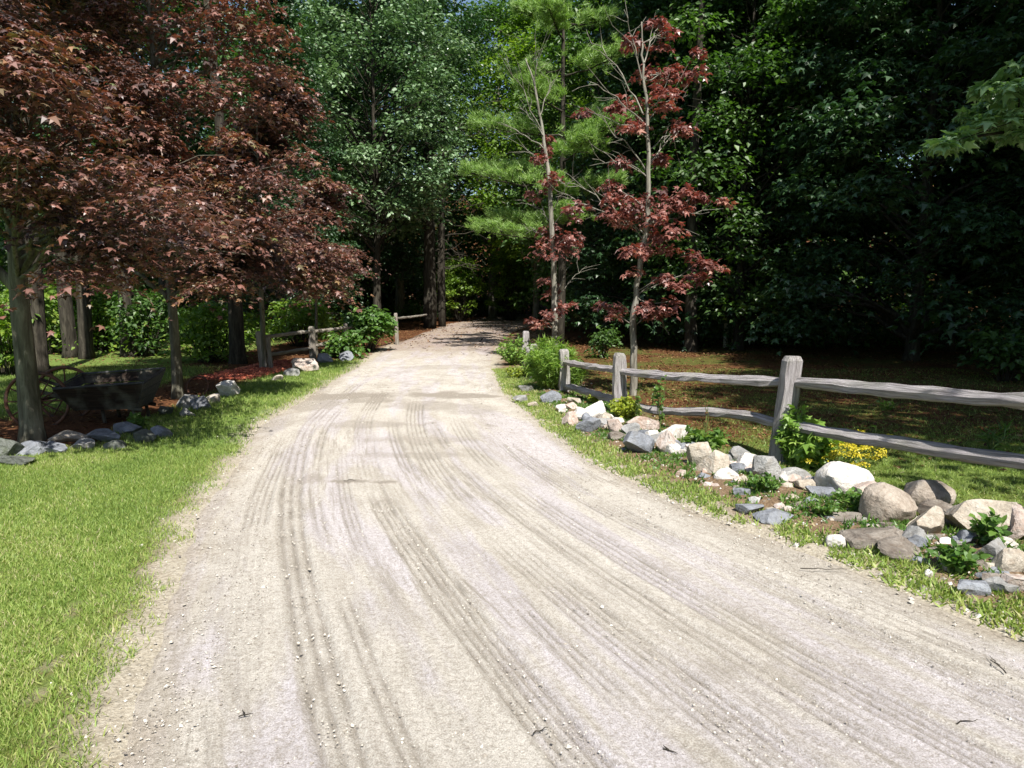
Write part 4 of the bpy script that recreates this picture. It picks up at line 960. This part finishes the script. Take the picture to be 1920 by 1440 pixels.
# ------------------------------------------------------------------ verge plants
def plant(name, x, y, label, mat, stems, h, r, tmpl, size, per, cat="plant", up=.6, seed=0, base=0, flat=1.0, group=None, heads=None, tb=0.):
    rng = np.random.default_rng(seed+1000); e = empty(name, (x, y, gz(x, y)+base)); tag(e, label, cat, group); t = Geo(); g = Geo(); fh = Geo()
    for k in range(stems):
        a = rng.uniform(0, 6.28); rad = r*rng.random()**.5; hh = h*rng.uniform(.55, 1)*(1-.35*(rad/max(r, .01)))
        tip = np.array((math.cos(a)*rad, math.sin(a)*rad, hh)); L = curve_pts((tip[0]*.15, tip[1]*.15, -.03), tip, .05, 6, .025, rng)
        tube(t, L, np.linspace(.006, .002, 6), 4, 0, rng, cap=False)
        n = per; f = rng.uniform(.2, 1, n); pos = np.stack([np.interp(f, np.linspace(0, 1, 6), L[:, i]) for i in range(3)], 1)
        dirs = rng.normal(size=(n, 3))*np.array((1, 1, .35*flat))+np.array((0, 0, .35)); nr = rng.normal(0, .45, (n, 3))+np.array((0, 0, up))
        V, F = scatter(tmpl, pos, frames(nr, dirs), size*rng.uniform(.6, 1.2, n)); g.add(V, F, np.clip(rng.normal(.5+tb, .2, n), 0, 1))
        if heads and rng.random() < heads[0]:
            cluster(fh, tip+np.array((0, 0, .01)), heads[1], heads[2], .016, LEAF_D, rng, .25)
    link("stem", t.mesh("stem", M['stem']), e); link("foliage", g.mesh("foliage", mat), e)
    if heads and fh.n: link("flowers", fh.mesh("flowers", M['flower']), e)
def pg(px, py): q = G(px, py); return q[0], q[1]
x, y = pg(1030, 742); plant("feathery_plant", x, y+.2, "tall feathery bright green plant before the third fence post", M['weed_bright'], 170, .95, .42, NEEDLE, .13, 70, seed=1, tb=.15)
x, y = pg(1075, 738); plant("feathery_plant", x-.05, y+.1, "smaller feathery plant at the right of the tall one", M['weed_bright'], 80, .66, .28, NEEDLE, .12, 50, seed=2, tb=.05)
x, y = pg(1175, 800); plant("lime_bush", x, y+.1, "lime green bush among the stones below the second fence post", M['weed_lime'], 60, .34, .19, LEAF_O, .05, 16, seed=3)
x, y = pg(1120, 770); plant("lime_bush", x, y+.1, "small lime green bush behind the white flat topped boulder", M['weed_lime'], 22, .18, .14, LEAF_O, .045, 12, seed=4)
x, y = pg(1478, 868); plant("climbing_plant", x+.02, y-.06, "leafy plant growing up the foot of the leaning fence post", M['weed_bright'], 60, .62, .17, LEAF_M, .07, 14, seed=5, tb=.1)
x, y = pg(1522, 880); plant("broad_leaved_plant", x, y+.1, "broad leaved plant right of the leaning fence post", M['weed_bright'], 40, .46, .26, LEAF_M, .12, 8, seed=6, tb=.15)
x, y = pg(1600, 895); plant("yellow_flowers", x, y+.25, "yellow flat topped flowers behind the big white boulder", M['weed'], 40, .30, .34, NEEDLE, .07, 12, "flowers", seed=7, heads=(.9, .045, 70))
x, y = pg(1640, 870); plant("yellow_flowers", x+.05, y+.2, "few taller yellow flowers right of the main yellow patch", M['weed'], 10, .36, .2, NEEDLE, .07, 12, "flowers", seed=8, heads=(.9, .04, 60))
x, y = pg(1335, 868); plant("broad_leaved_plant", x, y+.25, "low broad leaved plant behind the leaning tan stone", M['weed'], 30, .26, .22, LEAF_M, .09, 8, seed=9, tb=.15)
x, y = pg(1275, 850); plant("tall_weed", x, y+.9, "tall thin weed against the rails right of the second post", M['weed'], 5, .85, .06, LEAF_O, .06, 14, seed=10)
x, y = pg(1228, 835); plant("tall_weed", x, y+.9, "thin pale weed left of the tallest one behind the stones", M['weed'], 4, .70, .05, LEAF_O, .045, 10, seed=11)
x, y = pg(1345, 850); plant("tall_weed", x, y+.4, "dry brown weed stalk behind the leaning tan stone", M['litter'], 5, .55, .07, LEAF_O, .035, 8, seed=12)
x, y = pg(1850, 1052); plant("leafy_weed", x, y, "dark leafy weed before the large pale boulder", M['weed'], 12, .26, .09, LEAF_O, .06, 14, seed=13)
x, y = pg(1790, 1085); plant("leafy_weed", x, y, "weed clump in the rubble near the lower right", M['weed'], 26, .17, .13, LEAF_O, .05, 12, seed=14)
x, y = pg(1545, 985); plant("leafy_weed", x, y, "reddish green weed tuft left of the flat brown stone", M['weed'], 24, .12, .13, LEAF_O, .035, 10, seed=15)
x, y = pg(1600, 975); plant("leafy_weed", x, y, "green weed tuft below the big white boulder", M['weed'], 34, .14, .18, LEAF_O, .04, 12, seed=16)
x, y = pg(1432, 940); plant("leafy_weed", x, y, "weed tuft in front of the rounded grey boulder", M['weed'], 28, .14, .14, LEAF_O, .04, 12, seed=17)
x, y = pg(965, 690); plant("leafy_weed", x, y+.3, "tall green weeds before the farthest fence post", M['weed_bright'], 80, .75, .45, LEAF_O, .07, 12, seed=18)
x, y = pg(958, 715); plant("leafy_weed", x+.1, y+.2, "yellow green weeds at the road edge beside the farthest posts", M['weed_lime'], 40, .26, .28, LEAF_O, .05, 10, seed=19, tb=-.2)
x, y = pg(1660, 770); plant("leafy_weed", x, y, "low weed in the dark yard behind the rails", M['weed'], 10, .2, .15, LEAF_O, .05, 8, seed=20)
x, y = pg(1855, 855); plant("tall_weed", x, y, "spiky weed in the dark yard right of the leaning post", M['weed'], 10, .4, .16, NEEDLE, .16, 10, seed=22)
x, y = pg(250, 812); plant("leafy_weed", x, y+.1, "green weed in front of the old cart", M['weed'], 14, .24, .12, LEAF_O, .06, 10, seed=23)
x, y = pg(1250, 800); plant("tall_weed", x, y+.8, "weed stalk behind the flat white slab", M['weed'], 4, .5, .05, LEAF_O, .04, 10, seed=24)

# ------------------------------------------------------------------ grass, litter and pebbles
def grass(name, pts, h, mat, label, seed, tb=0., hs=None, lean=.5, wide=1.0):
    rng = np.random.default_rng(seed); n = len(pts); z = terrain(pts[:, 0], pts[:, 1])
    pos = np.stack([pts[:, 0], pts[:, 1], z-.004], 1); up = np.stack([rng.normal(0, lean, n), rng.normal(0, lean, n), np.ones(n)], 1)
    R = frames(np.cross(up, rng.normal(size=(n, 3)))+1e-5, up); hh = h*rng.uniform(.45, 1.25, n)
    if hs is not None: hh = hh*hs
    T0 = (BLADE[0]*np.array((wide, 1, 1)), None); V, F = scatter(T0, pos, R, hh); g = Geo()
    t = np.clip(.45+tb+.5*(fbm(pts[:, 0]*1.5, pts[:, 1]*1.5)-.5)+rng.normal(0, .2, n), 0, 1); g.add(V, F, 0); g.T = {4: [t], 3: [t]}
    return tag(g.build(name, mat), label, "grass", kind="stuff")
rng = np.random.default_rng(42)
def sample(n, x0, x1, y0, y1, f, bias=1.0):
    y = y0+(y1-y0)*rng.random(n)**bias; x = rng.uniform(x0, x1, n); k = rng.random(n) < f(x, y); return np.stack([x[k], y[k]], 1)
pn = sample(800000, -7, -.6, 1.2, 6.9, lambda x, y: turf_left(x, y)*sstep(.05, .75, turf_left(x, y)+.5*(fbm(x*9, y*9)-.5))*(np.abs(x) < .80*y+.6), 1.35)
grass("lawn_grass", pn, .038, M['grass'], "bright mown lawn grass left of the road", 1, .08, wide=.9)
pf = sample(160000, -9.5, -1.8, 6.5, 16, lambda x, y: turf_left(x, y)*(fbm(x*5, y*5) > .33))
grass("lawn_grass", pf, .055, M['grass'], "grass verge along the left stones and mulch", 2, .0)
def verge(x, y):
    d = x-ER(y); inner = np.interp(y, [2, 3.2, 4, 5, 6.5, 9, 12, 20], [.26, .26, .22, .18, .20, .20, .4, .5])
    return sstep(-.10, .06, d+.16*(fbm(x*6, y*6)-.5))*(1-sstep(inner, inner+.18, d))*sstep(.30, .44, fbm(x*6+3, y*6))
pv = sample(420000, -.8, 4.2, 1.8, 14, verge, 1.3)
grass("verge_grass", pv, .048, M['grass'], "ragged grass and weeds between the road and the right stones", 3, .15, lean=.7, wide=1.5)
def yardg(x, y):
    d = x-ER(y); return .8*sstep(.9, 1.5, d)*(1-sstep(6.3, 8.6, y+1.4*(fbm(x*1.5, y*1.5)-.5)))+.10*sstep(.5, 1, d)
py_ = sample(330000, .5, 9, 2.5, 14, yardg)
grass("yard_grass", py_, .045, M['grass'], "thin sunlit grass behind the right stones", 4, -.05, lean=.8)
# small loose weeds in soil
pw = sample(190000, -.5, 5, 2.2, 13, lambda x, y: sstep(.2, .5, x-ER(y))*(1-sstep(1.0, 1.4, x-ER(y)))*sstep(.36, .52, fbm(x*5, y*5)))
grass("verge_grass", pw, .05, M['weed'], "weed tufts growing between the right stones", 5, .05, lean=.9, wide=2)

def litterf(name, n, f, box, size, mat, label, seed):
    rng2 = np.random.default_rng(seed); x = rng2.uniform(box[0], box[1], n); y = rng2.uniform(box[2], box[3], n); k = rng2.random(n) < f(x, y); x, y = x[k], y[k]; n = len(x)
    inr = dedge(x, y) > .1; z = np.where(inr, .035, terrain(x, y)+.012); nr = rng2.normal(0, .3, (n, 3))+np.array((0, 0, 1))
    V, F = scatter(LEAF_O, np.stack([x, y, z], 1), frames(nr, rng2.normal(size=(n, 3))), size*rng2.uniform(.5, 1.3, n)); g = Geo(); g.add(V, F, rng2.random(n))
    tag(g.build(name, mat), label, "leaf litter", kind="stuff")
litterf("leaf_litter", 60000, lambda x, y: sstep(.6, 1.2, x-ER(y))*(.25+.75*(fbm(x*1.2, y*1.2) > .5))*sstep(5.5, 8, y), (.5, 16, 4, 24), .05, M['litter'], "brown fallen leaves over the shaded yard and wood floor", 1)
litterf("leaf_litter", 9000, lambda x, y: sstep(16, 24, y)*.8*(fbm(x*2, y*2) > .45), (-6, 2, 15, 44), .08, M['litter'], "fallen leaves on the shaded far stretch of the road", 2)
litterf("leaf_litter", 30000, lambda x, y: (turf_left(x, y) < .3)*(x < EL(y)-.1)*.7, (-16, -1.5, 6.6, 30), .055, M['litter'], "fallen leaves under the crimson maples", 3)

def pebbles(name, n, f, box, size, mat, label, seed, zoff=0.0, bias=1.5):
    rng2 = np.random.default_rng(seed); x = rng2.uniform(box[0], box[1], n); y = box[2]+(box[3]-box[2])*rng2.random(n)**bias; k = rng2.random(n) < f(x, y); x, y = x[k], y[k]; n = len(x)
    T0 = np.array([(1, 0, 0), (0, 1, 0), (-1, 0, 0), (0, -1, 0), (0, 0, .7), (.0, 0, -.7)], float); F0 = np.array([(0, 1, 4), (1, 2, 4), (2, 3, 4), (3, 0, 4), (1, 0, 5), (2, 1, 5), (3, 2, 5), (0, 3, 5)])
    inr = dedge(x, y) > -.02; z = np.where(inr, .022+.006*sstep(0, 1, dedge(x, y)), terrain(x, y)+.002)+zoff
    s = size*rng2.lognormal(0, .45, n); R = frames(rng2.normal(0, .4, (n, 3))+np.array((0, 0, 1)), rng2.normal(size=(n, 3)))
    V = np.einsum('nij,nkj->nki', R, T0[None]*(s[:, None]*rng2.uniform(.6, 1.2, (n, 3)))[:, None, :]) + np.stack([x, y, z], 1)[:, None]
    F = (F0[None]+(np.arange(n)*6)[:, None, None]).reshape(-1, 3); g = Geo(); g.add(V.reshape(-1, 3), [F], np.repeat(rng2.random(n), 8))
    tag(g.build(name, mat, smooth=False), label, "gravel", kind="stuff")
m, nt, N, L, b = new_mat('pebbles'); M['pebble'] = m
c = ramp(N, L, attr(N, "tint").outputs["Fac"], [(0, (.16, .14, .12)), (.4, (.36, .33, .28)), (.8, (.52, .485, .43)), (1, (.62, .59, .54))]); L.new(c, b.inputs["Base Color"]); b.inputs["Roughness"].default_value = .9
pebbles("gravel", 90000, lambda x, y: (dedge(x, y) > -.15)*(.35+.65*(fbm(x*4, y*1.2) > .5)), (-3, 5, 1.3, 12), .0034, M['pebble'], "loose fine gravel on the road", 1, -.004, 1.8)
pebbles("gravel", 9000, lambda x, y: sstep(-.2, 0, x-ER(y))*(1-sstep(1.3, 1.6, x-ER(y))), (-.5, 5, 2, 13), .009, M['pebble'], "loose pebbles between the right stones", 2, 0, 1.2)
pebbles("gravel", 2500, lambda x, y: (np.abs(x-EL(y)) < .35)*.8, (-3.5, -.8, 1.3, 10), .0048, M['pebble'], "loose pebbles along the lawn edge", 3, 0)
m, nt, N, L, b = new_mat('mulch chips'); M['chip'] = m
c = ramp(N, L, attr(N, "tint").outputs["Fac"], [(0, (.12, .025, .015)), (.5, (.34, .075, .04)), (1, (.5, .17, .09))]); L.new(c, b.inputs["Base Color"]); b.inputs["Roughness"].default_value = .9
pebbles("mulch", 26000, lambda x, y: (np.exp(-((x+5.1-.12*(y-13))/.5)**4)*(y < 15.4) > .3)*1., (-6, -3.8, 12.3, 16.3), .028, M['chip'], "red bark mulch under the left fence", 4, .01, 1.0)
# twigs dropped on the road
for k, (px, py, ln, a) in enumerate([(448, 1358, .05, .3), (1243, 1420, .05, -.6), (1885, 1275, .13, 1.4), (1500, 1075, .25, -.1), (1000, 1390, .06, .5), (1780, 1375, .12, .25), (645, 908, .10, .1)]):
    q = G(px, py); e = empty("twig", (q[0], q[1], .03)); tag(e, ["dark bark chip on the gravel at lower left", "dark curled chip on the gravel at bottom middle", "reddish brown twig on the gravel at lower right", "long thin straw lying near the verge grass on the right", "short straight twig at the bottom middle of the gravel", "pale thin straw near the bottom right corner", "dark twig on the gravel where the left tracks begin"][k], "twig")
    rng2 = np.random.default_rng(k); t = Geo(); tube(t, curve_pts((0, 0, 0), (ln*math.cos(a), ln*math.sin(a), .004), .03, 6, .04, rng2), np.linspace(.003, .0012, 6), 5, .2, rng2)
    if k < 3: tube(t, curve_pts((ln*.4*math.cos(a), ln*.4*math.sin(a), .003), (ln*.5*math.cos(a)-.02, ln*.5*math.sin(a)+.02, .01), 0, 4, .03, rng2), [.004, .003, .002, .001], 5, .2, rng2)
    link("bark_piece", t.mesh("bark_piece", M['bark_dark']), e)
